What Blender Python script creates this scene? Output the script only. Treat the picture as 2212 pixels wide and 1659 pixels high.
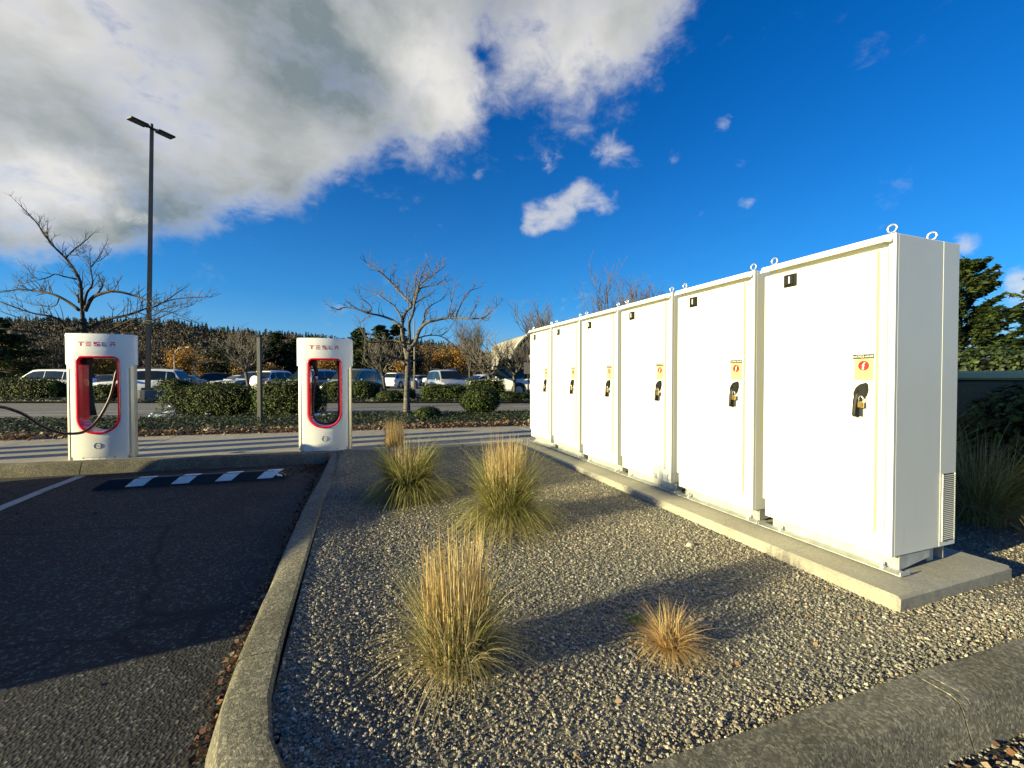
import bpy, math, random
import numpy as np
from mathutils import Vector, Matrix
R = math.radians
rnd = random.Random(7)
for o in list(bpy.data.objects): bpy.data.objects.remove(o)
scene = bpy.context.scene
C = scene.collection

# ------------------------------------------------------------ camera
CAMH = 1.25; YAW = R(20); PITCH = R(.96); FP = 920.0
cam_d = bpy.data.cameras.new('camera'); cam = bpy.data.objects.new('camera', cam_d); C.objects.link(cam)
cam_d.sensor_width = 36; cam_d.lens = 36*FP/2212; cam_d.clip_start = .05; cam_d.clip_end = 5000
cam.location = (0, 0, CAMH); cam.rotation_euler = (R(90)-PITCH, 0, -YAW)
scene.camera = cam

# ------------------------------------------------------------ sun, sky, exposure
SUN_EL = R(12); SUN_AZ = R(264.2)      # direction towards the sun, clockwise from +Y
SKY_STRENGTH = .055
sun_d = bpy.data.lights.new('sun', 'SUN'); sun_d.energy = 4.9; sun_d.angle = R(.55); sun_d.color = (1, .86, .46)
sun = bpy.data.objects.new('sun', sun_d); C.objects.link(sun)
to_sun = Vector((math.sin(SUN_AZ)*math.cos(SUN_EL), math.cos(SUN_AZ)*math.cos(SUN_EL), math.sin(SUN_EL)))
sun.rotation_euler = to_sun.to_track_quat('Z', 'Y').to_euler()
scene.view_settings.view_transform = 'Standard'; scene.view_settings.look = 'None'
scene.view_settings.gamma = 1; scene.view_settings.use_curve_mapping = False
scene.view_settings.exposure = 1.27

def ray(px, py):
    x = (px-1106)/FP; y = -(py-829.5)/FP
    f = math.cos(PITCH)+y*math.sin(PITCH); u = y*math.cos(PITCH)-math.sin(PITCH)
    return Vector((x*math.cos(YAW)+f*math.sin(YAW), f*math.cos(YAW)-x*math.sin(YAW), u))
def G(px, py, z=0.):                   # where a line of sight of the photograph meets a level plane
    r = ray(px, py); t = (z-CAMH)/r.z
    return Vector((r.x*t, r.y*t, z))
def at(px, py, d):                     # the point at distance d along the view axis
    r = ray(px, py); return Vector((r.x*d, r.y*d, CAMH+r.z*d))

world = bpy.data.worlds.new('World'); scene.world = world; world.use_nodes = True
def build_world():
    nt = world.node_tree; N = nt.nodes; L = nt.links; N.clear()
    def nd(t, **k):
        n = N.new(t)
        for a, b in k.items(): setattr(n, a, b)
        return n
    def math_(op, a, b=None, clamp=False):
        n = nd('ShaderNodeMath', operation=op, use_clamp=clamp)
        for i, v in enumerate((a, b)):
            if v is None: continue
            if isinstance(v, (int, float)): n.inputs[i].default_value = v
            else: L.new(v, n.inputs[i])
        return n.outputs[0]
    out = nd('ShaderNodeOutputWorld'); bg = nd('ShaderNodeBackground'); bg.inputs[1].default_value = SKY_STRENGTH
    L.new(bg.outputs[0], out.inputs[0])
    sky = nd('ShaderNodeTexSky', sky_type='NISHITA', sun_disc=False, sun_elevation=SUN_EL, sun_rotation=SUN_AZ)
    sky.air_density = 1.0; sky.dust_density = .35; sky.ozone_density = 5.0
    hs = nd('ShaderNodeHueSaturation'); hs.inputs['Hue'].default_value = .512; hs.inputs['Saturation'].default_value = 1.35; hs.inputs['Value'].default_value = 1.36
    L.new(sky.outputs[0], hs.inputs['Color'])
    tc = nd('ShaderNodeTexCoord')
    vec = tc.outputs['Generated']
    nrm = nd('ShaderNodeVectorMath', operation='NORMALIZE'); L.new(vec, nrm.inputs[0]); D = nrm.outputs[0]
    # distort lookup direction a little
    def noise(scale, detail, rough, stretch=None, off=0.0, dist=0.0):
        mp = nd('ShaderNodeMapping'); mp.inputs['Location'].default_value = (off, off*.7, off*.3)
        if stretch: mp.inputs['Scale'].default_value = stretch
        L.new(D, mp.inputs[0])
        n = nd('ShaderNodeTexNoise'); n.inputs['Scale'].default_value = scale; n.inputs['Detail'].default_value = detail
        n.inputs['Roughness'].default_value = rough; n.inputs['Distortion'].default_value = dist
        L.new(mp.outputs[0], n.inputs[0]); return n.outputs[0]
    wn = nd('ShaderNodeTexNoise'); wn.inputs['Scale'].default_value = 7; wn.inputs['Detail'].default_value = 6; wn.inputs['Roughness'].default_value = .6; L.new(D, wn.inputs[0])
    ws = nd('ShaderNodeVectorMath', operation='SUBTRACT'); L.new(wn.outputs['Color'], ws.inputs[0]); ws.inputs[1].default_value = (.5, .5, .5)
    wm = nd('ShaderNodeVectorMath', operation='MULTIPLY_ADD'); L.new(ws.outputs[0], wm.inputs[0]); wm.inputs[1].default_value = (.16, .16, .12); L.new(D, wm.inputs[2]); DW = [wm.outputs[0]]
    ws2 = nd('ShaderNodeVectorMath', operation='MULTIPLY_ADD'); L.new(ws.outputs[0], ws2.inputs[0]); ws2.inputs[1].default_value = (.05, .05, .03); L.new(D, ws2.inputs[2])
    def blob(px, py, rad, w):          # rad in photo units: soft round weight about a direction of the sky
        d = ray(px, py).normalized()
        sc = (ray(px+rad, py).normalized()-d).length*.5+(ray(px, py-rad).normalized()-d).length*.5
        ds = nd('ShaderNodeVectorMath', operation='DISTANCE'); L.new(DW[0], ds.inputs[0]); ds.inputs[1].default_value = d
        mr = nd('ShaderNodeMapRange', interpolation_type='SMOOTHSTEP'); L.new(ds.outputs['Value'], mr.inputs[0])
        mr.inputs[1].default_value = 0; mr.inputs[2].default_value = sc; mr.inputs[3].default_value = w; mr.inputs[4].default_value = 0
        return mr.outputs[0]
    def total(lst):
        s = None
        for b in lst:
            v = blob(*b); s = v if s is None else math_('ADD', s, v)
        return s
    big = total(CLOUDS); DW[0] = ws2.outputs[0]; small = total(WISPS); DW[0] = wm.outputs[0]
    n1 = noise(5.5, 9, .62, (1, 1, 1.5), 3.1, .25); n2 = noise(17, 8, .62, (1, 1, 1.6), 8.3, .4)
    nn = math_('ADD', math_('MULTIPLY', math_('SUBTRACT', n1, .5), 1.55), math_('MULTIPLY', math_('SUBTRACT', n2, .5), .9))
    dens = math_('ADD', math_('MINIMUM', big, 1.08), nn)
    cov = nd('ShaderNodeMapRange', interpolation_type='SMOOTHSTEP'); L.new(dens, cov.inputs[0])
    cov.inputs[1].default_value = .16; cov.inputs[2].default_value = 1.22
    # little fair weather wisps
    dens2 = math_('ADD', math_('MINIMUM', small, 1.0), math_('ADD', math_('MULTIPLY', math_('SUBTRACT', n2, .5), 1.6), math_('MULTIPLY', math_('SUBTRACT', n1, .5), .8)))
    cov2 = nd('ShaderNodeMapRange', interpolation_type='SMOOTHSTEP'); L.new(dens2, cov2.inputs[0])
    cov2.inputs[1].default_value = .28; cov2.inputs[2].default_value = 1.05
    # thin veil
    n3 = noise(3.0, 6, .6, (1, 1, 3), 14.2, .3)
    # cloud shade: grey where thick, white at the rims and where the top breaks through
    thick = nd('ShaderNodeMapRange', interpolation_type='SMOOTHSTEP'); L.new(dens, thick.inputs[0])
    thick.inputs[1].default_value = .38; thick.inputs[2].default_value = 1.3
    n4 = noise(3.4, 7, .52, (1, 1, 1.3), 21.0, .2); n5 = noise(1.5, 3, .5, (1, 1, 1.5), 33.0, .3)
    shade = math_('SUBTRACT', math_('ADD', math_('MULTIPLY', thick.outputs[0], .78), math_('ADD', math_('MULTIPLY', math_('SUBTRACT', .5, n4), 2.1), math_('MULTIPLY', math_('SUBTRACT', .5, n5), 1.2))), math_('MULTIPLY', total(BRIGHT), .8), clamp=True)
    cr = nd('ShaderNodeMix', data_type='RGBA'); L.new(shade, cr.inputs['Factor'])
    cr.inputs['A'].default_value = (6.3, 6.15, 5.8, 1); cr.inputs['B'].default_value = (1.75, 2.15, 2.25, 1)
    m1 = nd('ShaderNodeMix', data_type='RGBA'); L.new(math_('MULTIPLY', cov.outputs[0], .96), m1.inputs['Factor'])
    sz = nd('ShaderNodeSeparateXYZ'); L.new(D, sz.inputs[0])
    hz = nd('ShaderNodeMix', data_type='RGBA'); L.new(math_('MULTIPLY', math_('POWER', math_('SUBTRACT', 1.0, sz.outputs[2], clamp=True), 5.0), .75), hz.inputs['Factor'])
    L.new(hs.outputs[0], hz.inputs['A']); hz.inputs['B'].default_value = (1.3, 3.6, 6.6, 1)
    L.new(hz.outputs['Result'], m1.inputs['A']); L.new(cr.outputs['Result'], m1.inputs['B'])
    m2 = nd('ShaderNodeMix', data_type='RGBA'); L.new(math_('MULTIPLY', cov2.outputs[0], .75), m2.inputs['Factor'])
    L.new(m1.outputs['Result'], m2.inputs['A']); m2.inputs['B'].default_value = (5.6, 5.6, 5.5, 1)
    L.new(m2.outputs['Result'], bg.inputs[0])
CLOUDS = [(150, 60, 560, 1.6), (520, 120, 450, 1.4), (860, 60, 400, 1.2), (250, 330, 330, 1.0), (620, 300, 260, .7), (1180, 20, 330, .9),
          (60, 380, 260, .8), (930, 200, 220, .65), (-300, 200, 600, 1.3), (1400, -60, 240, .7), (300, -400, 700, 1.2), (1000, -400, 500, 1.0),
          (1040, 110, 75, -.5), (760, 170, 80, -.45), (920, 160, 65, -.5), (1330, 60, 260, .55), (420, 440, 230, .5), (200, 430, 200, .5), (800, 270, 200, .35), (-2500, -600, 2500, .9), (300, -1200, 1500, .9), (2290, 640, 130, 1.0), (2215, 610, 60, .5)]
WISPS = [(1150, 475, 60, .8), (1200, 455, 75, .9), (1250, 425, 75, .95), (1310, 440, 60, .6), (1130, 435, 50, .45), (1320, 330, 70, .62), (1375, 350, 60, .35), (1195, 350, 55, .35), (1560, 265, 50, .35),
         (1600, 345, 35, .3), (1612, 438, 30, .5), (1450, 340, 30, .3), (1035, 378, 26, .35), (1510, 465, 40, .3), (2085, 535, 60, .75), (590, 480, 60, .3),
         (1150, 490, 50, .4), (2150, 590, 45, .5), (1240, 660, 60, .4), (280, 465, 60, .7), (80, 440, 60, .5), (330, 480, 40, .5)]
BRIGHT = [(960, 210, 180, 1.0), (30, 370, 200, .8), (860, 130, 120, .5), (200, 400, 130, .6), (150, 440, 160, .6), (1150, 160, 160, .5), (760, 60, 90, .4), (2240, 620, 200, .8), (20, 20, 180, .25)]
build_world()

# ------------------------------------------------------------ materials
def P_inputs(b, **k):
    for a, v in k.items(): b.inputs[a].default_value = v
class Mat:
    def __init__(self, name):
        self.m = bpy.data.materials.new(name); self.m.use_nodes = True
        self.nt = self.m.node_tree; self.N = self.nt.nodes; self.L = self.nt.links
        self.b = self.N['Principled BSDF']; self.out = self.N['Material Output']
    def nd(self, t, **k):
        n = self.N.new(t)
        for a, b in k.items(): setattr(n, a, b)
        return n
    def coord(self, kind='Object'):
        if kind == 'World':
            return self.nd('ShaderNodeNewGeometry').outputs['Position']
        return self.nd('ShaderNodeTexCoord').outputs[kind]
    def noise(self, scale, detail=4, rough=.55, vec=None, dist=0):
        n = self.nd('ShaderNodeTexNoise'); n.inputs['Scale'].default_value = scale; n.inputs['Detail'].default_value = detail
        n.inputs['Roughness'].default_value = rough; n.inputs['Distortion'].default_value = dist
        self.L.new(vec if vec is not None else self.coord('World'), n.inputs[0]); return n.outputs[0]
    def voro(self, scale, feature='F1', vec=None, out='Distance'):
        n = self.nd('ShaderNodeTexVoronoi', feature=feature); n.inputs['Scale'].default_value = scale
        self.L.new(vec if vec is not None else self.coord('World'), n.inputs[0]); return n.outputs[out]
    def nd_add(self, vec, amt):
        n = self.nd('ShaderNodeTexNoise'); n.inputs['Scale'].default_value = 1.7; n.inputs['Detail'].default_value = 5; self.L.new(vec, n.inputs[0])
        m = self.nd('ShaderNodeVectorMath', operation='MULTIPLY_ADD'); self.L.new(n.outputs['Color'], m.inputs[0]); m.inputs[1].default_value = (amt, amt, 0); self.L.new(vec, m.inputs[2]); return m.outputs[0]
    def ramp(self, fac, stops):
        n = self.nd('ShaderNodeValToRGB'); e = n.color_ramp.elements
        while len(e) < len(stops): e.new(.5)
        for i, (p, c) in enumerate(stops):
            e[i].position = p; e[i].color = (c[0], c[1], c[2], 1)
        self.L.new(fac, n.inputs[0]); return n.outputs[0]
    def mix(self, fac, a, b, blend='MIX'):
        n = self.nd('ShaderNodeMix', data_type='RGBA', blend_type=blend)
        for s, v in (('Factor', fac), ('A', a), ('B', b)):
            if isinstance(v, (int, float)): n.inputs[s].default_value = v
            elif isinstance(v, tuple): n.inputs[s].default_value = (v[0], v[1], v[2], 1)
            else: self.L.new(v, n.inputs[s])
        return n.outputs['Result']
    def bump(self, h, strength=.3, dist=.01, normal=None):
        n = self.nd('ShaderNodeBump'); n.inputs['Strength'].default_value = strength; n.inputs['Distance'].default_value = dist
        self.L.new(h, n.inputs['Height'])
        if normal is not None: self.L.new(normal, n.inputs['Normal'])
        return n.outputs[0]
    def base(self, c): self.L.new(c, self.b.inputs['Base Color'])
    def normal(self, n): self.L.new(n, self.b.inputs['Normal'])
def simple(name, col, rough=.5, metal=0, var=.0, scale=8, bump=0, bscale=60, coat=0, spec=.5):
    M = Mat(name); P_inputs(M.b, **{'Roughness': rough, 'Metallic': metal, 'Coat Weight': coat, 'Specular IOR Level': spec})
    if var:
        a = tuple(c*(1-var) for c in col); b = tuple(min(1, c*(1+var)) for c in col)
        M.base(M.ramp(M.noise(scale, 5, .6, M.coord('Object')), [(.3, a), (.7, b)]))
    else: M.b.inputs['Base Color'].default_value = (*col, 1)
    if bump: M.normal(M.bump(M.noise(bscale, 3, .5, M.coord('Object')), bump, .004))
    return M.m
def leafmat(name, cols, rough=.5, trans=.25, kind='Random Per Island'):
    M = Mat(name); g = M.nd('ShaderNodeNewGeometry')
    n = len(cols); c = M.ramp(g.outputs['Random Per Island'], [(i/(n-1) if n > 1 else 0, c) for i, c in enumerate(cols)])
    M.base(c); P_inputs(M.b, **{'Roughness': rough, 'Specular IOR Level': .35})
    if trans:
        t = M.nd('ShaderNodeBsdfTranslucent'); M.L.new(c, t.inputs[0]); mx = M.nd('ShaderNodeMixShader'); mx.inputs[0].default_value = trans
        M.L.new(M.b.outputs[0], mx.inputs[1]); M.L.new(t.outputs[0], mx.inputs[2]); M.L.new(mx.outputs[0], M.out.inputs[0])
    return M.m

def m_asphalt(name, dark, light, speck, sc=1.0, patches=.35):
    M = Mat(name); P_inputs(M.b, Roughness=.9, **{'Specular IOR Level': .25})
    w = M.coord('World')
    big = M.noise(.9*sc, 5, .6, w); fine = M.noise(140, 3, .7, w)
    c = M.mix(M.ramp(big, [(.3, (0, 0, 0)), (.75, (1, 1, 1))]), dark, light)
    v = M.voro(85, vec=w, out='Color')
    sp = M.nd('ShaderNodeSeparateColor'); M.L.new(v, sp.inputs[0])
    c = M.mix(M.ramp(sp.outputs[0], [(.0, (0, 0, 0)), (.74, (0, 0, 0)), (1.0, (1, 1, 1))]), c, speck)
    c = M.mix(.5, c, M.ramp(fine, [(.3, (.3, .3, .3)), (.7, (1.6, 1.6, 1.6))]), 'MULTIPLY')
    if patches:
        cr_ = M.voro(.55, 'DISTANCE_TO_EDGE', vec=M.nd_add(w, .35)); c = M.mix(M.ramp(cr_, [(0, (1, 1, 1)), (.006, (.5, .5, .5)), (.012, (0, 0, 0))]), c, tuple(x*.8 for x in dark))
        c = M.mix(M.ramp(M.noise(.35, 6, .65, w, .8), [(.52, (0, 0, 0)), (.62, (.55, .55, .55))]), c, tuple(x*.55 for x in dark))
        c = M.mix(M.ramp(M.noise(2.4, 5, .7, w, .3), [(.6, (0, 0, 0)), (.8, (.5, .5, .5))]), c, tuple(min(1, x*1.9) for x in light))
    M.base(c)
    vd = M.voro(85, vec=w)
    nb = M.bump(vd, .6, .006); M.normal(M.bump(M.noise(320, 2, .6, w), .35, .002, nb))
    return M.m
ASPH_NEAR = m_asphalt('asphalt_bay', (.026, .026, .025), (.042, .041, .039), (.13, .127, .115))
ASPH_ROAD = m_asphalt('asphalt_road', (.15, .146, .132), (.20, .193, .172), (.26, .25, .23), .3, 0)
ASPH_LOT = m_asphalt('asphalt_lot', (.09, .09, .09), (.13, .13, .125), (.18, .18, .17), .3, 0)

def m_concrete(name, c1, c2, dirt, bump=.5, dirtpos=(.5, .75), agg=0):
    M = Mat(name); P_inputs(M.b, Roughness=.88, **{'Specular IOR Level': .25}); w = M.coord('World')
    c = M.mix(M.ramp(M.noise(2.2, 6, .65, w), [(.3, (0, 0, 0)), (.7, (1, 1, 1))]), c1, c2)
    c = M.mix(M.ramp(M.noise(.9, 7, .7, w, .5), [(dirtpos[0], (0, 0, 0)), (dirtpos[1], (1, 1, 1))]), c, dirt)
    c = M.mix(.6, c, M.ramp(M.noise(90, 4, .75, w), [(.25, (.45, .45, .45)), (.75, (1.5, 1.5, 1.5))]), 'MULTIPLY')
    if agg:
        sp = M.nd('ShaderNodeSeparateColor'); M.L.new(M.voro(120, vec=w, out='Color'), sp.inputs[0])
        c = M.mix(agg, c, M.ramp(sp.outputs[1], [(0, (.4, .4, .38)), (.7, (1, 1, 1)), (1, (1.9, 1.85, 1.7))]), 'MULTIPLY')
    M.base(c); nb = M.bump(M.noise(160, 3, .7, w), bump, .005); M.normal(M.bump(M.noise(9, 4, .6, w), .3, .012, nb)); return M.m
KERB = m_concrete('kerb_concrete', (.14, .136, .106), (.24, .226, .18), (.065, .064, .052), 1.0, (.45, .8), .75)
WALK = m_concrete('walk_concrete', (.30, .275, .22), (.38, .35, .28), (.22, .205, .165), .3, (.55, .85))
PADC = m_concrete('pad_concrete', (.31, .295, .24), (.38, .36, .29), (.20, .19, .155), .12, (.52, .8))
SOIL = m_concrete('soil', (.045, .035, .025), (.075, .06, .045), (.03, .025, .02), 1.0)
GRAVEL_BED = m_concrete('gravel_fines', (.13, .125, .105), (.20, .19, .16), (.09, .085, .07), 1.0, (.4, .7), .8)

def m_pebble():
    M = Mat('pebble'); P_inputs(M.b, Roughness=.7, **{'Specular IOR Level': .35})
    oi = M.nd('ShaderNodeObjectInfo'); w = M.coord('World')
    c = M.ramp(oi.outputs['Random'], [(0, (.11, .11, .10)), (.22, (.18, .175, .155)), (.5, (.24, .23, .195)), (.75, (.31, .29, .24)), (.89, (.40, .375, .31)), (.965, (.58, .55, .47)), (1, (.36, .25, .16))])
    c = M.mix(.6, c, M.ramp(M.noise(120, 3, .6, w), [(.3, (.7, .7, .7)), (.7, (1.25, 1.25, 1.25))]), 'MULTIPLY')
    # drifts of greyer and browner stone
    c = M.mix(.85, c, M.ramp(M.noise(.8, 4, .6, w), [(.3, (.72, .78, .82)), (.7, (1.25, 1.12, .95))]), 'MULTIPLY')
    M.base(c); return M.m
PEBBLE = m_pebble()

def m_white(name, col, rough=.35, dirt=0.0, orange=.06):
    M = Mat(name); w = M.coord('Object'); P_inputs(M.b, Roughness=rough, **{'Specular IOR Level': .4})
    c = M.ramp(M.noise(1.6, 5, .6, w), [(.35, tuple(x*.965 for x in col)), (.7, col)])
    if dirt:
        st = M.nd('ShaderNodeMapping'); st.inputs['Scale'].default_value = (6, 6, .6); M.L.new(w, st.inputs[0])
        c = M.mix(M.ramp(M.noise(2.5, 6, .7, st.outputs[0]), [(.6, (0, 0, 0)), (.85, (dirt, dirt, dirt))]), c, (.35, .33, .28))
    M.base(c); M.normal(M.bump(M.noise(240, 2, .5, w), orange, .002, M.bump(M.noise(2.2, 2, .5, w), .05, .03))); return M.m
WHITE_CAB = m_white('cabinet_enamel', (.79, .79, .70), .38, .25, .12)
WHITE_POST = m_white('post_plastic', (.80, .81, .79), .3, .12)
STEEL_WARM = simple('satin_steel', (.62, .58, .48), .38, .55, .12, 3)
GALV = simple('galvanised', (.50, .52, .50), .5, .5, .25, 10, .1)
CHROME = simple('zinc_ring', (.72, .74, .76), .28, .85)
RED = simple('red_gloss', (.72, .008, .04), .2, 0, .1, 4, coat=.6)
RED_PRINT = simple('red_print', (.50, .004, .035), .5)
RUBBER = simple('black_rubber', (.012, .012, .013), .65, 0, .2, 5, .15, 80)
BLACKPL = simple('black_plastic', (.012, .012, .012), .55, 0, .2, 20, spec=.25)
CABLE = simple('cable_rubber', (.022, .022, .024), .45)
BRASS = simple('brass', (.62, .42, .13), .3, .9, .15, 40)
PRINTBLK = simple('print_black', (.015, .015, .015), .5)
PRINTWHT = simple('print_white', (.82, .82, .80), .5)
LABELY = simple('label_yellow', (.80, .58, .22), .5, 0, .05, 20)
LABELR = simple('label_red', (.75, .01, .01), .45)
LABELO = simple('label_orange', (.72, .22, .08), .5)
LABELINK = simple('label_ink', (.42, .28, .08), .6)
SEAM = simple('gasket_shadow_gap', (.42, .39, .32), .7)
REFLECT = simple('reflective_white', (.66, .72, .72), .45, 0, .1, 30)
PAINTL = m_concrete('worn_line_paint', (.42, .41, .38), (.55, .54, .50), (.2, .2, .19), .3, (.5, .75))
POLEM = simple('pole_bronze', (.035, .032, .03), .45, .3, .3, 2)
SIGNGREY = simple('grey_post', (.06, .064, .066), .7, 0, .15, 3)
def m_bark(name, a, b, c):
    M = Mat(name); P_inputs(M.b, Roughness=.9, **{'Specular IOR Level': .2}); w = M.coord('World')
    mp = M.nd('ShaderNodeMapping'); mp.inputs['Scale'].default_value = (6, 6, 14); M.L.new(w, mp.inputs[0])
    col = M.ramp(M.noise(1.2, 6, .7, mp.outputs[0], .4), [(.3, a), (.5, b), (.7, c)])
    M.base(col); M.normal(M.bump(M.noise(3, 5, .7, mp.outputs[0]), .7, .02)); return M.m
BARK_PALE = m_bark('bark_pale', (.04, .036, .03), (.11, .10, .085), (.24, .225, .19))
BARK_DARK = m_bark('bark_dark', (.02, .018, .015), (.045, .04, .033), (.09, .08, .065))
BARK_TWIG = m_bark('bark_twig', (.04, .034, .028), (.09, .078, .062), (.15, .13, .105))
LEAF_HEDGE = leafmat('hedge_leaf', [(.006, .012, .002), (.018, .032, .004), (.042, .068, .010), (.10, .135, .02)], .75, .14)
LEAF_IVY = leafmat('ivy_leaf', [(.010, .018, .006), (.022, .036, .010), (.04, .058, .018), (.13, .14, .08)], .6, .1)
LEAF_DEAD = leafmat('fallen_leaf', [(.07, .035, .02), (.16, .075, .035), (.28, .16, .08), (.46, .36, .24), (.20, .07, .03), (.55, .48, .36)], .7, .15)
LEAF_RED = leafmat('fallen_leaf_red', [(.03, .014, .01), (.07, .022, .015), (.12, .045, .02), (.22, .13, .06)], .7, .1)
LEAF_ORANGE = leafmat('autumn_leaf', [(.16, .07, .015), (.30, .14, .02), (.40, .22, .03), (.48, .30, .06)], .6, .3)
LEAF_TAN = leafmat('autumn_tan', [(.10, .06, .03), (.18, .11, .045), (.26, .17, .06), (.34, .23, .08)], .7, .3)
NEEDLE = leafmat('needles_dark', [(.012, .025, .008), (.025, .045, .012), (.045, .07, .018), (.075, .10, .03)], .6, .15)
NEEDLE_PALE = leafmat('needles_light', [(.03, .055, .012), (.06, .10, .02), (.12, .17, .03), (.20, .25, .05)], .5, .3)  # paler yellow green needle tones for the right edge plants
GRASS_GREEN = leafmat('grass_green', [(.07, .09, .015), (.18, .19, .04), (.35, .33, .11), (.54, .49, .25)], .5, .4)
GRASS_MIX = leafmat('grass_mixed', [(.07, .10, .015), (.20, .20, .05), (.36, .32, .14), (.50, .44, .26), (.58, .50, .33)], .5, .35)
GRASS_STRAW = leafmat('grass_straw', [(.26, .16, .06), (.42, .31, .13), (.54, .43, .20), (.62, .53, .29), (.46, .25, .07)], .6, .3)
GRASS_TAN = leafmat('grass_tan', [(.24, .18, .08), (.38, .31, .15), (.48, .41, .22), (.18, .18, .06)], .6, .3)
GRASS_DRY = leafmat('grass_dry', [(.40, .25, .10), (.55, .37, .16), (.62, .46, .24), (.36, .20, .08)], .6, .3)
WOOD_FAR = leafmat('far_wood', [(.045, .038, .03), (.09, .07, .05), (.13, .095, .062), (.06, .062, .04)], .9, 0)

# ------------------------------------------------------------ object helpers
def tag(o, label=None, cat=None, group=None, kind=None):
    if label: o['label'] = label
    if cat: o['category'] = cat
    if group: o['group'] = group
    if kind: o['kind'] = kind
    return o
def thing(name, loc, rz, label, cat, group=None):
    o = bpy.data.objects.new(name, None); C.objects.link(o); o.empty_display_size = .2
    o.location = loc; o.rotation_euler = (0, 0, rz); return tag(o, label, cat, group)
def copy_tree(o, parent=None):
    c = o.copy(); C.objects.link(c); c.parent = parent
    for ch in list(o.children): copy_tree(ch, c)
    return c
def rotm(axis, a): return Matrix.Rotation(a, 3, axis)
class MB:
    def __init__(s): s.v = []; s.f = []; s.mi = []
    def add(s, vs, fs, mi=0):
        k = len(s.v); s.v += [tuple(v) for v in vs]; s.f += [tuple(i+k for i in f) for f in fs]; s.mi += [mi]*len(fs)
    def box(s, c, d, mi=0, rot=None, bevel=0, taper=None):
        hx, hy, hz = d[0]/2, d[1]/2, d[2]/2; c = Vector(c)
        if bevel:
            b = bevel; pts = []
            for z, e in ((-hz, b), (-hz+b, 0), (hz-b, 0), (hz, b)):
                x, y = hx-e, hy-e; q = b
                for (sx, sy) in ((1, 1), (-1, 1), (-1, -1), (1, -1)):
                    a = Vector((sx*x, sy*(y-q), z)); bb = Vector((sx*(x-q), sy*y, z))
                    pts += [a, bb] if sx*sy > 0 else [bb, a]
            n = 8; fs = [tuple(range(n))[::-1], tuple(range(3*n, 4*n))]
            for k in range(3):
                for i in range(n): fs.append((k*n+i, k*n+(i+1) % n, (k+1)*n+(i+1) % n, (k+1)*n+i))
        else:
            t = taper or (1, 1)
            pts = [Vector((sx*hx*(t[0] if sz > 0 else 1), sy*hy*(t[1] if sz > 0 else 1), sz*hz)) for sz in (-1, 1) for sx, sy in ((-1, -1), (1, -1), (1, 1), (-1, 1))]
            fs = [(3, 2, 1, 0), (4, 5, 6, 7), (0, 1, 5, 4), (1, 2, 6, 5), (2, 3, 7, 6), (3, 0, 4, 7)]
        if rot is not None: pts = [rot @ p for p in pts]
        s.add([p+c for p in pts], fs, mi)
    def tube(s, path, rad, n=8, mi=0, cap=True):
        path = [Vector(p) for p in path]; m = len(path)
        if isinstance(rad, (int, float)): rad = [rad]*m
        t0 = (path[1]-path[0]).normalized(); u = t0.orthogonal().normalized(); vs = []
        for i, p in enumerate(path):
            a = path[min(i+1, m-1)]-path[max(i-1, 0)]
            t = a.normalized() if a.length > 1e-9 else t0
            u = (u-t*u.dot(t)); u = u.normalized() if u.length > 1e-6 else t.orthogonal().normalized(); w = t.cross(u)
            for k in range(n):
                an = 2*math.pi*k/n; vs.append(p+(u*math.cos(an)+w*math.sin(an))*rad[i])
        fs = [(i*n+k, i*n+(k+1) % n, (i+1)*n+(k+1) % n, (i+1)*n+k) for i in range(m-1) for k in range(n)]
        if cap: fs += [tuple(range(n))[::-1], tuple(range((m-1)*n, m*n))]
        s.add(vs, fs, mi)
    def cyl(s, c, r, h, n=16, axis='Z', mi=0, r2=None):
        ax = {'X': Vector((1, 0, 0)), 'Y': Vector((0, 1, 0)), 'Z': Vector((0, 0, 1))}[axis]; c = Vector(c)
        s.tube([c-ax*h/2, c+ax*h/2], [r, r if r2 is None else r2], n, mi)
    def prism(s, poly, z0, z1, mi=0):
        n = len(poly); vs = [(x, y, z0) for x, y in poly]+[(x, y, z1) for x, y in poly]
        fs = [tuple(range(n))[::-1], tuple(range(n, 2*n))]+[(i, (i+1) % n, n+(i+1) % n, n+i) for i in range(n)]; s.add(vs, fs, mi)
    def loft(s, rings, mi=0, closed=True, cap=True):
        n = len(rings[0]); vs = [p for r in rings for p in r]; m = len(rings)
        kk = n if closed else n-1
        fs = [(i*n+k, i*n+(k+1) % n, (i+1)*n+(k+1) % n, (i+1)*n+k) for i in range(m-1) for k in range(kk)]
        if cap: fs += [tuple(range(n))[::-1], tuple(range((m-1)*n, m*n))]
        s.add(vs, fs, mi)
    def torus(s, c, R_, r, axis='Y', n=20, k=8, mi=0):
        c = Vector(c); a = {'X': (Vector((0, 1, 0)), Vector((0, 0, 1))), 'Y': (Vector((1, 0, 0)), Vector((0, 0, 1))), 'Z': (Vector((1, 0, 0)), Vector((0, 1, 0)))}[axis]
        nx = a[0].cross(a[1]); vs = []
        for i in range(n):
            d = a[0]*math.cos(2*math.pi*i/n)+a[1]*math.sin(2*math.pi*i/n)
            for j in range(k): vs.append(c+d*(R_+r*math.cos(2*math.pi*j/k))+nx*r*math.sin(2*math.pi*j/k))
        s.add(vs, [(i*k+j, i*k+(j+1) % k, ((i+1) % n)*k+(j+1) % k, ((i+1) % n)*k+j) for i in range(n) for j in range(k)], mi)
    def mesh(s, name, mats):
        me = bpy.data.meshes.new(name); me.from_pydata(s.v, [], s.f)
        for m in (mats if isinstance(mats, (list, tuple)) else [mats]): me.materials.append(m)
        if any(s.mi): me.polygons.foreach_set('material_index', s.mi)
        return me
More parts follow.
